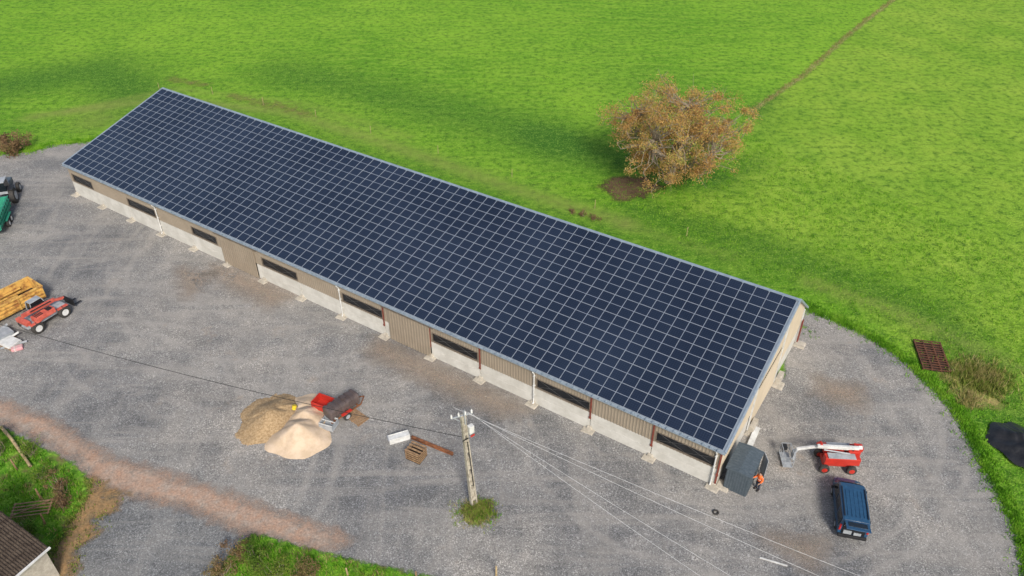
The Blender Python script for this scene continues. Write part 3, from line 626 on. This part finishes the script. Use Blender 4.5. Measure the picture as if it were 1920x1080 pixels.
# ------------------------------------------------------------ garden shed box
ub=thing("metal_shed","dark grey ribbed metal shed by the barn corner with open door","metal shed",(16.1,36.3,0),math.radians(-32))
for ysd in(-1.25,1.25):
    q=MB(); q.b2((-.8,ysd-.02,.05),(.8,ysd+.02,2.1))
    for j in range(9): q.b2((-.75+j*.18,ysd-.05,.08),(-.69+j*.18,ysd+.05,2.08))
    q.obj("shed_wall",m_anth,ub)
for x in(-.8,.8):
    q=MB(); q.b2((x-.02,-1.22,.05),(x+.02,1.22,2.1))
    for j in range(13): q.b2((x-.05,-1.15+j*.185,.08),(x+.05,-1.09+j*.185,2.08))
    q.obj("shed_wall",m_anth,ub)
q=MB()
q.add([(-.92,-1.38,2.1),(.92,-1.38,2.1),(.92,1.38,2.1),(-.92,1.38,2.1),(-.92,-1.38,2.16),(0,-1.38,2.28),(.92,-1.38,2.16),(-.92,1.38,2.16),(0,1.38,2.28),(.92,1.38,2.16)],[(3,2,1,0),(0,1,6,5,4),(2,3,7,8,9),(4,5,8,7),(5,6,9,8),(1,2,9,6),(3,0,4,7)])
for j in range(11):
    y=-1.3+j*.26
    for s_ in(-1,1): q.bar((0,y,2.295),(s_*.92,y,2.175),.04,.03)
q.obj("shed_roof",m_anth,ub)
q=MB(); q.b2((-.8,-1.25,0),(.8,1.25,.05)); q.obj("shed_floor",m_greyp,ub)
q=MB(); R=Matrix.Rotation(math.radians(35),3,'Z'); q.box((1.15,1.2,1.05),(.04,.85,1.9),0,R); q.obj("shed_door",m_greyp,ub)
pk=thing("leaning_board","long pale board lying beside the gable wall","board",(0,0,0)); q=MB(); q.bar((17.1,38.6,.25),(18.5,41.1,.3),.42,.05); q.bar((17.15,38.75,.2),(18.35,41.0,.2),.08,.12); q.obj("board_sheet",m_white,pk)
q_=thing("tyre","small black tyre lying on the gravel","tyre",(13.8,33.5,.0)); q=MB()
n=16;rings=[]
for j in range(9):
    t_=2*math.pi*j/8; rings.append([((.17+.06*math.cos(t_))*math.cos(2*math.pi*i/n),(.17+.06*math.cos(t_))*math.sin(2*math.pi*i/n),.08+.06*math.sin(t_)) for i in range(n)])
q.loft(rings,0,False); q.obj("tyre_ring",m_tyre,q_)
q_=thing("white_strip","thin white plastic profile lying on the gravel","plastic strip",(0,0,0)); q=MB(); q.bar((15.9,30.0,.06),(17.5,29.4,.06),.09,.06); q.obj("strip_profile",m_white,q_)
# ------------------------------------------------------------ boom lift
bl=thing("boom_lift","red and white articulated boom lift parked on the gravel","boom lift",(23.2,37.7,0),math.radians(-4))
q=MB(); q.b2((-1.0,-.45,.35),(1.0,.45,.7)); q.b2((-.95,-.65,.3),(-.75,.65,.5)); q.b2((.75,-.65,.3),(.95,.65,.5)); q.obj("chassis",m_redp,bl,.04)
for x in(-.95,.95):
    for y in(-.75,.75): wheel(bl,x,y,.36,.28,m_redp,(0,1,0))
q=MB(); q.cyl((0,0,.7),(0,0,.85),.45,None,20); q.b2((-1.1,-.8,.86),(1.35,-.25,1.5)); q.b2((-.9,.25,.86),(1.35,.8,1.45)); q.b2((.6,-.24,.86),(1.45,.24,1.7)); q.obj("turntable",m_redp,bl,.06)
q=MB(); q.b2((-.9,-.78,1.51),(1.0,-.28,1.56)); q.b2((-.7,.28,1.46),(.9,.78,1.5)); q.obj("hood_panel",m_greyp,bl)
q=MB(); q.bar((1.3,.08,1.75),(-1.5,.08,1.8),.24,.28); q.bar((1.2,-.22,2.1),(-1.7,-.22,2.1),.2,.24); q.bar((-1.3,-.05,1.98),(-2.9,.1,1.35),.17,.2); q.bar((1.3,.08,1.7),(1.3,-.2,2.15),.25,.25)
boom=q.obj("boom_arm",m_white,bl,.02)
q=MB(); q.bar((-1.6,-.05,1.95),(-1.3,-.05,2.2),.35,.3); q.bar((.9,-.02,1.95),(1.5,-.02,1.9),.5,.35); q.obj("boom_joint",m_redp,boom,.03)
q=MB(); q.cyl((.6,-.42,1.7),(-1.2,-.3,1.85),.05); q.cyl((-1.4,.12,1.6),(-2.6,.15,1.3),.04); q.obj("hydraulic_ram",m_greyp,boom)
bk=MB(); bx=-3.45; y1_,y2_=-.65,.75
bk.b2((bx-.33,y1_,.2),(bx+.33,y2_,.24))
for zz in(.7,1.2):
    for y in(y1_,y2_): bk.bar((bx-.33,y,zz),(bx+.33,y,zz),.035,.035)
    for x in(-.33,.33): bk.bar((bx+x,y1_,zz),(bx+x,y2_,zz),.035,.035)
for x in(-.33,.33):
    for y in(y1_,.05,y2_): bk.bar((bx+x,y,.22),(bx+x,y,1.2),.035,.035)
bk.b2((bx+.35,-.2,.5),(bx+.5,.3,1.1)); bk.bar((bx+.45,.05,1.0),(-2.85,.1,1.35),.16,.18)
bk.obj("work_platform",m_greyp,bl)
q=MB(); q.b2((bx-.3,.3,.95),(bx+.0,.7,1.2)); q.obj("control_box",m_blackp,bl)
# ------------------------------------------------------------ van
van=thing("parked_van","dark blue compact van parked on gravel with its tailgate open","van",(22.7,33.55,0),math.radians(-14))
S=[(-2.25,.86,.92,1.0,.80,1.80),(-2.18,.88,.93,1.0,.82,1.87),(-1.0,.88,.935,1.0,.84,1.91),(.6,.88,.935,1.0,.83,1.90),(.98,.88,.93,1.0,.79,1.82),(1.6,.87,.925,1.0,.79,1.24),(1.75,.86,.915,.99,.78,1.10),(2.15,.80,.85,.88,.70,.94),(2.32,.70,.74,.72,.60,.76)]
q=MB(); rings=[]
for y,wb,wm,zb,wr,zr_ in S:
    rings.append([(-wb,y,.28),(-wm,y,.6),(-wm,y,zb-.02),(-(wr+.02),y,max(zr_-.06,zb)),(-wr*.9,y,zr_),(0,y,zr_+.02),(wr*.9,y,zr_),(wr+.02,y,max(zr_-.06,zb)),(wm,y,zb-.02),(wm,y,.6),(wb,y,.28)])
q.loft(rings); body=q.obj("van_body",m_blue,van,.03)
q=MB(); q.add([(-.72,1.01,1.82),(.72,1.01,1.82),(.76,1.58,1.29),(-.76,1.58,1.29)],[(0,3,2,1)]); q.obj("windscreen",m_glass,van,loc=(0,.015,.03))
for s_ in(-1,1):
    for ya,yb in((.05,.9),(-.95,-.05),(-2.05,-1.08)):
        q=MB(); q.add([(s_*.945,ya,1.05),(s_*.945,yb+(.45 if yb>.5 else 0),1.05),(s_*.875,yb-.02,1.74),(s_*.875,ya+.02,1.77)],[(0,1,2,3)]); q.obj("side_window",m_glass,van)
    q=MB(); q.box((s_*1.06,1.1,1.1),(.2,.12,.16)); q.obj("door_mirror",m_blackp,van,.03)
    q=MB(); q.box((s_*.62,2.26,.72),(.28,.12,.14)); q.obj("headlight",m_lampw,van,.02)
    q=MB(); q.box((s_*.86,-2.25,1.15),(.12,.08,.55)); q.obj("tail_light",m_lamp,van,.02)
    for y in(-1.4,1.4): wheel(van,s_*.84,y,.32,.22,m_greyp)
    q=MB(); q.bar((s_*.72,-1.95,1.96),(s_*.72,.5,1.97),.05,.05); q.obj("roof_rail",m_blackp,van)
q=MB()
for j in range(5): q.bar((-.5+j*.25,-1.9,1.93),(-.5+j*.25,.3,1.94),.05,.02)
q.obj("roof_rib",m_blue,van)
q=MB(); q.b2((-.72,-2.285,.62),(.72,-2.262,1.70)); q.obj("load_bay_shade",m_dark,van)  # flat dark panel painted in place of the unlit load space
q=MB(); q.b2((-.6,-2.35,.66),(-.1,-2.29,.95)); q.b2((.05,-2.34,.64),(.5,-2.29,.85)); q.obj("cargo",m_greyp,van)
q=MB(); q.b2((-.9,-2.42,.34),(.9,-2.26,.58)); q.obj("bumper",m_blackp,van,.03); q=MB(); q.b2((-.8,2.3,.3),(.8,2.4,.52)); q.obj("bumper",m_blackp,van,.03)
q=MB(); R=Matrix.Rotation(math.radians(-12),3,'X'); q.box((0,-2.66,1.96),(1.5,.85,.06),0,R); tg=q.obj("tailgate",m_blue,van,.02)
q=MB(); q.box((0,-2.6,2.0),(1.15,.4,.02),0,R); q.obj("tailgate_window",m_glass,tg)
q=MB(); q.cyl((-.66,-2.25,1.3),(-.66,-2.6,1.9),.015,.015,6); q.cyl((.66,-2.25,1.3),(.66,-2.6,1.9),.015,.015,6); q.obj("gas_strut",m_greyp,tg)
# ------------------------------------------------------------ person
per=thing("person","worker in orange hi-vis jacket and dark trousers by the shed","person",(17.1,35.5,0),math.radians(120))
def skin(name,verts,edges,rad,mat,parent,sub=1,root=0):
    m=bpy.data.meshes.new(name); m.from_pydata(verts,edges,[]); o=link(bpy.data.objects.new(name,m)); o.parent=parent
    o.modifiers.new("skin",'SKIN'); bpy.context.view_layer.update()
    sv=m.skin_vertices
    if not sv:
        bpy.context.view_layer.objects.active=o; bpy.ops.object.select_all(action='DESELECT'); o.select_set(True); bpy.ops.mesh.customdata_skin_add(); sv=m.skin_vertices
    for i,r in enumerate(rad): sv[0].data[i].radius=(r,r) if isinstance(r,float) else r
    sv[0].data[root].use_root=True
    s=o.modifiers.new("sub",'SUBSURF'); s.levels=sub; s.render_levels=sub; m.materials.append(mat); return o
bv=[(0,0,.95),(0,0,1.15),(0,.01,1.38),(0,.02,1.50),(0,.05,1.60),(0,.06,1.70)];be=[(0,1),(1,2),(2,3),(3,4),(4,5)];br_=[(.15,.11),(.15,.10),(.17,.11),.055,.085,.07]
for s_,hx,hy,hz in((-1,-.28,.22,1.05),(1,.30,.30,1.12)):
    b0=len(bv); bv+=[(s_*.10,0,.88),(s_*.11,.03,.50),(s_*.12,-.02,.09),(s_*.13,.13,.04)]; be+=[(0,b0),(b0,b0+1),(b0+1,b0+2),(b0+2,b0+3)]; br_+=[.10,.062,.045,.04]
    b0=len(bv); bv+=[(s_*.19,0,1.42),(s_*.26,.0,1.16),(hx,hy,hz),(hx,hy+.09,hz)]; be+=[(2,b0),(b0,b0+1),(b0+1,b0+2),(b0+2,b0+3)]; br_+=[.065,.046,.03,(.034,.018)]
    for j in range(5):
        c0=len(bv); ox=(j-2)*.02*s_
        if j==4: bv+=[(hx-s_*.045,hy+.08,hz),(hx-s_*.06,hy+.12,hz-.02)]
        else: bv+=[(hx+ox+.01*s_,hy+.15+(.01 if j in(1,2) else 0),hz-.01),(hx+ox+.01*s_,hy+.18,hz-.035)]
        be+=[(b0+3,c0),(c0,c0+1)]; br_+=[.009,.008]
try: skin("body",bv,be,br_,m_skin,per)
except Exception as e: print("skin",e)
def ell(m,c,r,n=14,k=0):
    rings=[]
    for j in range(9):
        a=-math.pi/2+math.pi*j/8; zz=math.sin(a); q_=math.sqrt(max(0,1-zz*zz))+.001
        rings.append([(c[0]+r[0]*q_*math.cos(2*math.pi*i/n),c[1]+r[1]*q_*math.sin(2*math.pi*i/n),c[2]+r[2]*zz) for i in range(n)])
    m.loft(rings,k)
q=MB(); rr=[(.0,.165,.125,.92),(.0,.17,.13,1.05),(.0,.175,.125,1.2),(.0,.21,.135,1.38),(.02,.16,.1,1.47),(.02,.075,.07,1.52)]
q.loft([[(a*math.cos(2*math.pi*i/16),y+b_*math.sin(2*math.pi*i/16),z) for i in range(16)] for y,a,b_,z in rr])
for s_,hx,hy,hz in((-1,-.28,.22,1.05),(1,.30,.30,1.12)):
    q.cyl((s_*.18,0,1.42),(s_*.26,0,1.15),.078,.062,12); q.cyl((s_*.26,-.01,1.17),(hx*.99,hy*.95,hz),.062,.045,12)
jk=q.obj("hi_vis_jacket",m_hiv,per,smooth=True)
q=MB(); q.loft([[(a*math.cos(2*math.pi*i/16),b_*math.sin(2*math.pi*i/16),z) for i in range(16)] for a,b_,z in((.176,.136,1.1),(.179,.136,1.15))]); q.obj("reflective_band",m_refl,jk)
q=MB()
q.loft([[(a*math.cos(2*math.pi*i/16),b_*math.sin(2*math.pi*i/16),z) for i in range(16)] for a,b_,z in((.17,.125,.84),(.165,.12,.97))])
for s_ in(-1,1): q.cyl((s_*.10,0,.88),(s_*.11,.03,.50),.105,.075,12); q.cyl((s_*.11,.03,.52),(s_*.12,-.02,.1),.075,.06,12)
q.obj("trousers",m_trou,per,smooth=True)
for s_ in(-1,1): q=MB(); q.box((s_*.125,.06,.05),(.11,.29,.10)); q.obj("boot",m_blackp,per,.03)
q=MB(); ell(q,(0,.055,1.66),(.085,.1,.12)); q.box((0,.155,1.65),(.025,.03,.04)); ell(q,(.088,.05,1.66),(.015,.03,.035),8); ell(q,(-.088,.05,1.66),(.015,.03,.035),8); hd=q.obj("head",m_skin,per,smooth=True)
q=MB(); ell(q,(.032,.148,1.675),(.012,.008,.008),8); ell(q,(-.032,.148,1.675),(.012,.008,.008),8); q.box((0,.152,1.605),(.045,.008,.008)); q.obj("face_features",m_hair,hd)
q=MB(); ell(q,(0,.03,1.70),(.092,.1,.1)); q.obj("hair",m_hair,hd,smooth=True)
# ------------------------------------------------------------ telehandler
th_=thing("telehandler","orange-red telescopic handler with its boom lowered on the yard","telehandler",(-41.3,54.1,0),math.radians(-29),None,.92)
q=MB(); q.b2((-.85,-2.0,.75),(.85,1.9,1.15)); q.b2((-.5,-2.1,.6),(.5,2.1,.749)); q.obj("chassis",m_greyp,th_,.04)
q=MB(); q.b2((.32,-1.4,1.151),(1.1,.65,1.65)); q.b2((-.8,-2.2,1.151),(.8,-1.75,1.55))
for x in(-.95,.95):
    for y in(-1.45,1.35): q.b2((x-.2,y-.55,1.13),(x+.2,y+.55,1.19))
q.obj("engine_cover",m_orr,th_,.08)
q=MB()
for j in range(5): q.b2((.4,-1.2+j*.16,1.651),(1.0,-1.12+j*.16,1.68))
q.b2((.4,.0,1.651),(1.0,.5,1.67)); q.obj("engine_grille",m_blackp,th_)
for x in(-.98,.98):
    for y in(-1.45,1.35): wheel(th_,x,y,.60,.42,m_white)
q=MB(); q.bar((.05,-1.9,1.95),(.05,1.3,1.75),.3,.34); q.bar((.05,1.1,1.75),(.05,2.3,1.35),.22,.24); tb=q.obj("telescopic_boom",m_orr,th_,.03)
q=MB(); q.cyl((.28,-1.2,2.05),(.28,.9,1.95),.05); q.cyl((-.15,-1.6,2.15),(-.15,.9,2.0),.03); q.obj("boom_hoses",m_blackp,tb)
q=MB(); q.bar((.05,2.2,1.4),(.05,2.6,.8),.3,.3); q.b2((-.65,2.6,.35),(.75,2.7,1.1))
for x in(-.35,.45): q.b2((x-.07,2.7,.3),(x+.07,3.5,.36))
q.obj("fork_carriage",m_blackp,tb)
q=MB(); cab=[(-1.12,-.75),(-.32,-.75),(-.32,.75),(-1.12,.75)]
q.loft([[(x,y,1.1) for x,y in cab],[(x,y,1.6) for x,y in cab]],0); q.loft([[(x,y,2.35) for x,y in [(-1.06,-.65),(-.36,-.65),(-.36,.5),(-1.06,.5)]],[(x,y,2.43) for x,y in [(-1.06,-.65),(-.36,-.65),(-.36,.5),(-1.06,.5)]]],0)
for (x,y),(x2,y2) in zip(cab,[(-1.06,-.65),(-.36,-.65),(-.36,.5),(-1.06,.5)]): q.bar((x,y,1.6),(x2,y2,2.35),.07,.07)
cb=q.obj("cab",m_greyp,th_,.02)
q=MB(); q.loft([[(x*.98-.012,y*.96,1.6) for x,y in cab],[(x,y,2.34) for x,y in [(-1.03,-.62),(-.39,-.62),(-.39,.47),(-1.03,.47)]]]); q.obj("cab_glass",m_glass,cb)
# ------------------------------------------------------------ rusty open skip
sk=thing("skip_container","rusty yellow-brown open steel trailer body with lengthwise rails","skip",(-45.6,54.9,0),math.radians(-35))
q=MB(); openbox(q,0,0,.45,2.3,7.0,1.2,.07)
for s_ in(-1,1):
    for zz in(.62,.95,1.28): q.b2((s_*1.19-.05,-3.5,zz),(s_*1.19+.05,3.5,zz+.12))
    for y in(-3.4,-1.2,1.2,3.4): q.b2((s_*1.26-.03,y-.06,.5),(s_*1.26+.03,y+.06,1.6))
for s_ in(-1,1): q.b2((s_*1.16-.10,-3.55,1.65),(s_*1.16+.10,3.55,1.76)); q.b2((-1.06,s_*3.47-.08,1.65),(1.06,s_*3.47+.08,1.75))
q.obj("skip_body",m_rustor,sk)
q=MB(); q.b2((-1.07,-3.4,.53),(1.07,3.4,.6)); q.obj("skip_floor",m_rshadow,sk)  # floor coloured near-black to paint the shade inside the body
q=MB()
for i in range(5): q.bar((-.9+i*.42,-3.2,1.1+.08*rng.random()),(-.9+i*.42,rng.uniform(1.6,3.1),1.1+.1*rng.random()),.15,.1)
q.obj("skip_load",m_rustor,sk)
q=MB(); q.b2((-.6,-3,.1),(-.45,3,.44)); q.b2((.45,-3,.1),(.6,3,.44))
for y in(-2.2,2.2): q.cyl((-.75,y,.12),(.75,y,.12),.11)
q.obj("skip_runner",m_rust,sk)
for (x,y,r,w_,h_) in ((-43.9,51.9,-35,1.3,.5),(-42.9,50.9,-25,1.0,.3)):
    p,zz=pallet("loaded_pallet","wooden pallet loaded with grey sheets and wrapped boards",(x,y,.02),math.radians(r),1.6,1.2,1,group="loaded pallets near the skip")
    q=MB()
    for k_ in range(5): q.box((rng.uniform(-.06,.06),rng.uniform(-.06,.06),zz+.04+k_*h_/5),(1.5,1.1,h_/5-.02),0,Matrix.Rotation(rng.uniform(-.08,.08),3,'Z'))
    q.obj("sheet_stack",m_greyp if x<-43.5 else m_white,p)
for k_,(a,b) in enumerate((((-43.9,50.6,.12),(-42.6,52.0,.5)),((-43.4,50.3,.1),(-41.6,51.2,.16)),((-44.8,51.0,.12),(-43.9,52.8,.75)))):
    o=thing("metal_profile","loose grey metal profile lying by the pallets","metal profile",(0,0,0),0,"loose metal profiles"); q=MB(); q.bar(a,b,.22,.05); q.bar((a[0],a[1],a[2]+.05),(b[0],b[1],b[2]+.05),.05,.08); q.obj("profile_section",m_greyp if k_ else m_white,o)
o=thing("insulation_pack","pink wrapped insulation pack on the ground","insulation pack",(-42.0,50.3,0),.5); q=MB(); q.b2((-.45,-.28,0),(.45,.28,.3)); q.obj("wrapped_pack",m_pink,o,.08); q=MB(); q.b2((-.2,-.29,-.0),(-.15,.29,.31)); q.obj("strap",m_white,o)
# ------------------------------------------------------------ tractor + green trailer
gt=thing("livestock_trailer","green open-topped livestock trailer with ribbed sides","trailer",(-54.0,70.0,0),math.radians(17))
q=MB(); openbox(q,0,0,.75,2.0,5.2,1.2,.06)
for j in range(8):
    for s_ in(-1,1): q.b2((s_*1.03-.04,-2.5+j*.7,.78),(s_*1.03+.04,-2.42+j*.7,1.93))
for zz in(1.2,1.6,1.98):
    for s_ in(-1,1): q.b2((s_*1.11-.03,-2.6,zz-.04),(s_*1.11+.03,2.6,zz+.04))
q.obj("trailer_body",m_green,gt)
q=MB(); q.b2((-.5,-2.5,.55),(-.4,2.6,.74)); q.b2((.4,-2.5,.55),(.5,2.6,.74)); q.bar((-.4,2.6,.62),(0,3.6,.6),.1,.1);q.bar((.4,2.6,.62),(0,3.6,.6),.1,.1); q.obj("drawbar",m_blackp,gt)
for s_ in(-1,1):
    for y in(-.5,.5): wheel(gt,s_*1.18,y,.42,.28,m_white)
    q=MB(); q.b2((s_*1.2-.15,-1.0,.9),(s_*1.2+.15,1.0,.94)); q.obj("mudguard",m_green,gt)
tc_=thing("tractor","dark farm tractor with large rear wheels hitched to the trailer","tractor",(-55.6,75.2,0),math.radians(17))
for s_ in(-1,1):
    wheel(tc_,s_*.9,-.6,.85,.5,m_greyp); wheel(tc_,s_*.85,1.9,.55,.36,m_greyp)
    q=MB(); q.b2((s_*.9-.28,-1.1,1.72),(s_*.9+.28,.1,1.79)); q.obj("fender",m_blackp,tc_,.03)
q=MB(); q.b2((-.4,.3,.901),(.4,2.6,1.6)); q.b2((-.32,-1.3,.5),(.32,2.4,.9)); q.obj("bonnet",m_anth,tc_,.08)
q=MB(); q.loft([[(-.6,-1,1.6),(.6,-1,1.6),(.6,.45,1.6),(-.6,.45,1.6)],[(-.5,-.85,2.6),(.5,-.85,2.6),(.5,.25,2.6),(-.5,.25,2.6)]]); q.obj("cab_glass",m_glass,tc_)
q=MB(); q.b2((-.6,-1.0,2.6),(.6,.4,2.72)); q.b2((-.62,-1.02,1.3),(.62,.47,1.6)); q.cyl((.45,.7,1.5),(.45,.7,2.7),.05); q.obj("cab",m_greyp,tc_,.04)
# ------------------------------------------------------------ tarp, grate
xs_=np.linspace(-1,1,80);X,Y=np.meshgrid(xs_,xs_);th2=np.arctan2(Y,X);R_=np.hypot(X,Y)
Z=.95*np.clip(1-R_**1.6,0,1)*(1+.35*np.sin(4*X+1)*np.cos(3*Y))+.12*np.sin(9*X+5*Y+2*np.sin(4*Y))*np.clip(1.1-R_,0,1)+.05*np.sin(23*X-11*Y+3*np.sin(6*X))*np.clip(1.1-R_,0,1)+.02
lim=1+.08*np.sin(3*th2)+.06*np.sin(7*th2+1)
P_=np.c_[(X*2.1).ravel(),(Y*3.0).ravel(),Z.ravel()];n=80;I,J=np.meshgrid(np.arange(n-1),np.arange(n-1));a=(J*n+I).ravel();F_=np.c_[a,a+1,a+n+1,a+n];ok=(R_<lim*.93).ravel();F_=F_[ok[F_].all(1)]
u,inv=np.unique(F_,return_inverse=True)
o=fast("tarp_heap",P_[u],inv.reshape(F_.shape),[m_tarp]); o.location=(37.5,39.2,0); o.rotation_euler=(0,0,.15); o["label"]="crumpled black plastic tarp heap on the grass"; o["category"]="tarp"
o.data.polygons.foreach_set('use_smooth',[True]*len(o.data.polygons))
gr=thing("steel_grate","rusty steel grating panel lying flat on the grass","grate",(35.2,49.3,.05),math.radians(-11))
q=MB()
for x in np.linspace(-1.05,1.05,4): q.b2((x-.05,-1.85,.0),(x+.05,1.85,.16))
for y in np.linspace(-1.85,1.85,13): q.b2((-1.1,y-.045,.162),(1.1,y+.045,.21))
q.obj("grate_bars",m_drust,gr); q=MB(); q.b2((-1.02,-1.8,-.03),(1.02,1.8,-.01)); q.obj("grate_shade",m_rshadow,gr)  # dark plate underneath stands for the shade between the bars
# ------------------------------------------------------------ bottom-left shed
e=math.atan2(.465,-.885)
sh=thing("tiled_shed","old outbuilding with dark ridged tile roof and pale gutter","shed",(-28.25,28.75,0),e)
q=MB(); n=70; zs=3.2; sp=.30
def zt(x): return zs+sp*x
for j in range(n):
    ya=j*.17
    q.add([(-.25,ya,zt(-.25)),(6,ya,zt(6)),(6,ya+.085,zt(6)+.06),(-.25,ya+.085,zt(-.25)+.06),(-.25,ya+.17,zt(-.25)),(6,ya+.17,zt(6))],[(0,1,2,3),(3,2,5,4)])
q.add([(-.25,0,zt(-.25)-.06),(6,0,zt(6)-.06),(6,n*.17,zt(6)-.06),(-.25,n*.17,zt(-.25)-.06)],[(0,1,2,3)])
for i in range(15): q.bar((.1+i*.4,0,zt(.1+i*.4)+.03),(.1+i*.4,n*.17,zt(.1+i*.4)+.03),.03,.075)
rf=q.obj("tile_roof",m_tile,sh)
q=MB(); q.b2((.15,.1,0),(.35,n*.17-.1,zs-.1)); q.add([(0.35,.1,0),(5.9,.1,0),(5.9,.1,zt(5.9)-.08),(.35,.1,zt(.35)-.08)],[(0,1,2,3)]); q.obj("shed_wall",m_foot,sh)
q=MB(); q.bar((-.33,-.05,zs-.12),(-.33,n*.17,zs-.12),.12,.1); q.obj("gutter",m_white,rf)
# ------------------------------------------------------------ posts, log, gate
for (x,y,h_,mt) in ((-1.0,28.6,1.1,m_pale),(-10.3,28.7,.9,m_pale),(-6,28.5,.8,m_wood),(-35.4,37.2,1.2,m_wood),(-38.2,38.9,1.2,m_wood),(-32.4,34.6,1.2,m_wood),(-31.2,32.6,1.1,m_wood)):
    o=thing("fence_post","short weathered wooden fence post in the grass","fence post",(x,y,0),rng.uniform(0,3),"wooden fence posts"); q=MB(); q.cyl((0,0,-.1),(rng.uniform(-.06,.06),rng.uniform(-.06,.06),h_),.07,.055,9); q.obj("post_shaft",mt,o)
for x,y in [(-50,106),(-42,104.5),(-34,101),(-26,97),(-18,92),(-9,86.5),(0,80.5),(9,73.5),(18,68)]:
    o=thing("fence_stake","thin pale stake of the electric fence behind the barn","fence stake",(x,y,0),0,"electric fence stakes in the meadow"); q=MB(); q.cyl((0,0,-.05),(0,0,1.1),.03,.025,7); q.cyl((0,0,1.0),(.06,0,1.02),.02); q.obj("stake_shaft",m_pale,o)
o=thing("wooden_rail","long pale round wooden rail leaning in the grass plot","log",(0,0,0)); q=MB(); tube(q,[(-38.5,41.1,.3),(-37,39.8,.42),(-34.4,37.3,.3)],.12,.10,10); q.obj("rail_shaft",m_pale,o)
o=thing("old_gate","broken wooden gate panel lying in the grass","gate",(-32.5,33.6,.25),math.radians(8)); q=MB()
for j in range(5): q.bar((-1.3,-.5+j*.25,.03*j),(1.3,-.5+j*.25,.03*j+.1),.08,.04)
q.obj("gate_rails",m_wood,o); q=MB(); q.bar((-1.2,-.6,-.02),(-1.2,.6,.12),.08,.05);q.bar((1.2,-.6,.08),(1.2,.6,.2),.08,.05);q.bar((-1.2,-.5,.1),(1.2,.5,.25),.07,.04); q.obj("gate_brace",m_wood,o)
for (x,y) in ((6.5,72.6),(7.6,71.9),(8.8,71.2),(-41.0,92.5)):
    bush("dead_brush","small heap of brown dead brush on the grass","brush heap",(x,y,0),(.6,.4,.3),7,m_bushleaf,.06,.25,50,"heaps of dead brush")
# ------------------------------------------------------------ light & camera
elev=math.radians(40); az=(.26,-.966)
w=bpy.data.worlds.new("World"); sc.world=w; w.use_nodes=True; nt=w.node_tree
sky=nt.nodes.new('ShaderNodeTexSky'); sky.sky_type='NISHITA'; sky.sun_disc=False; sky.sun_elevation=elev; sky.sun_rotation=math.atan2(az[0],az[1]); sky.air_density=1.0; sky.dust_density=3.0; sky.ozone_density=1.0
nt.links.new(sky.outputs[0],nt.nodes['Background'].inputs[0]); nt.nodes['Background'].inputs[1].default_value=.15
sd=bpy.data.lights.new("sun",'SUN'); sd.energy=3.9; sd.angle=math.radians(14); sd.color=(1,.95,.87); so=link(bpy.data.objects.new("sun",sd))
dv=-Vector((az[0]*math.cos(elev),az[1]*math.cos(elev),math.sin(elev))); so.rotation_euler=dv.to_track_quat('-Z','Y').to_euler(); so.location=(30,-40,60)
cam=bpy.data.cameras.new("camera"); co=link(bpy.data.objects.new("camera",cam)); sc.camera=co
cam.sensor_width=36; cam.lens=1470/1920*36; cam.clip_end=5000
co.location=(0,0,44); co.rotation_euler=(math.pi/2-math.radians(36.7),0,0)
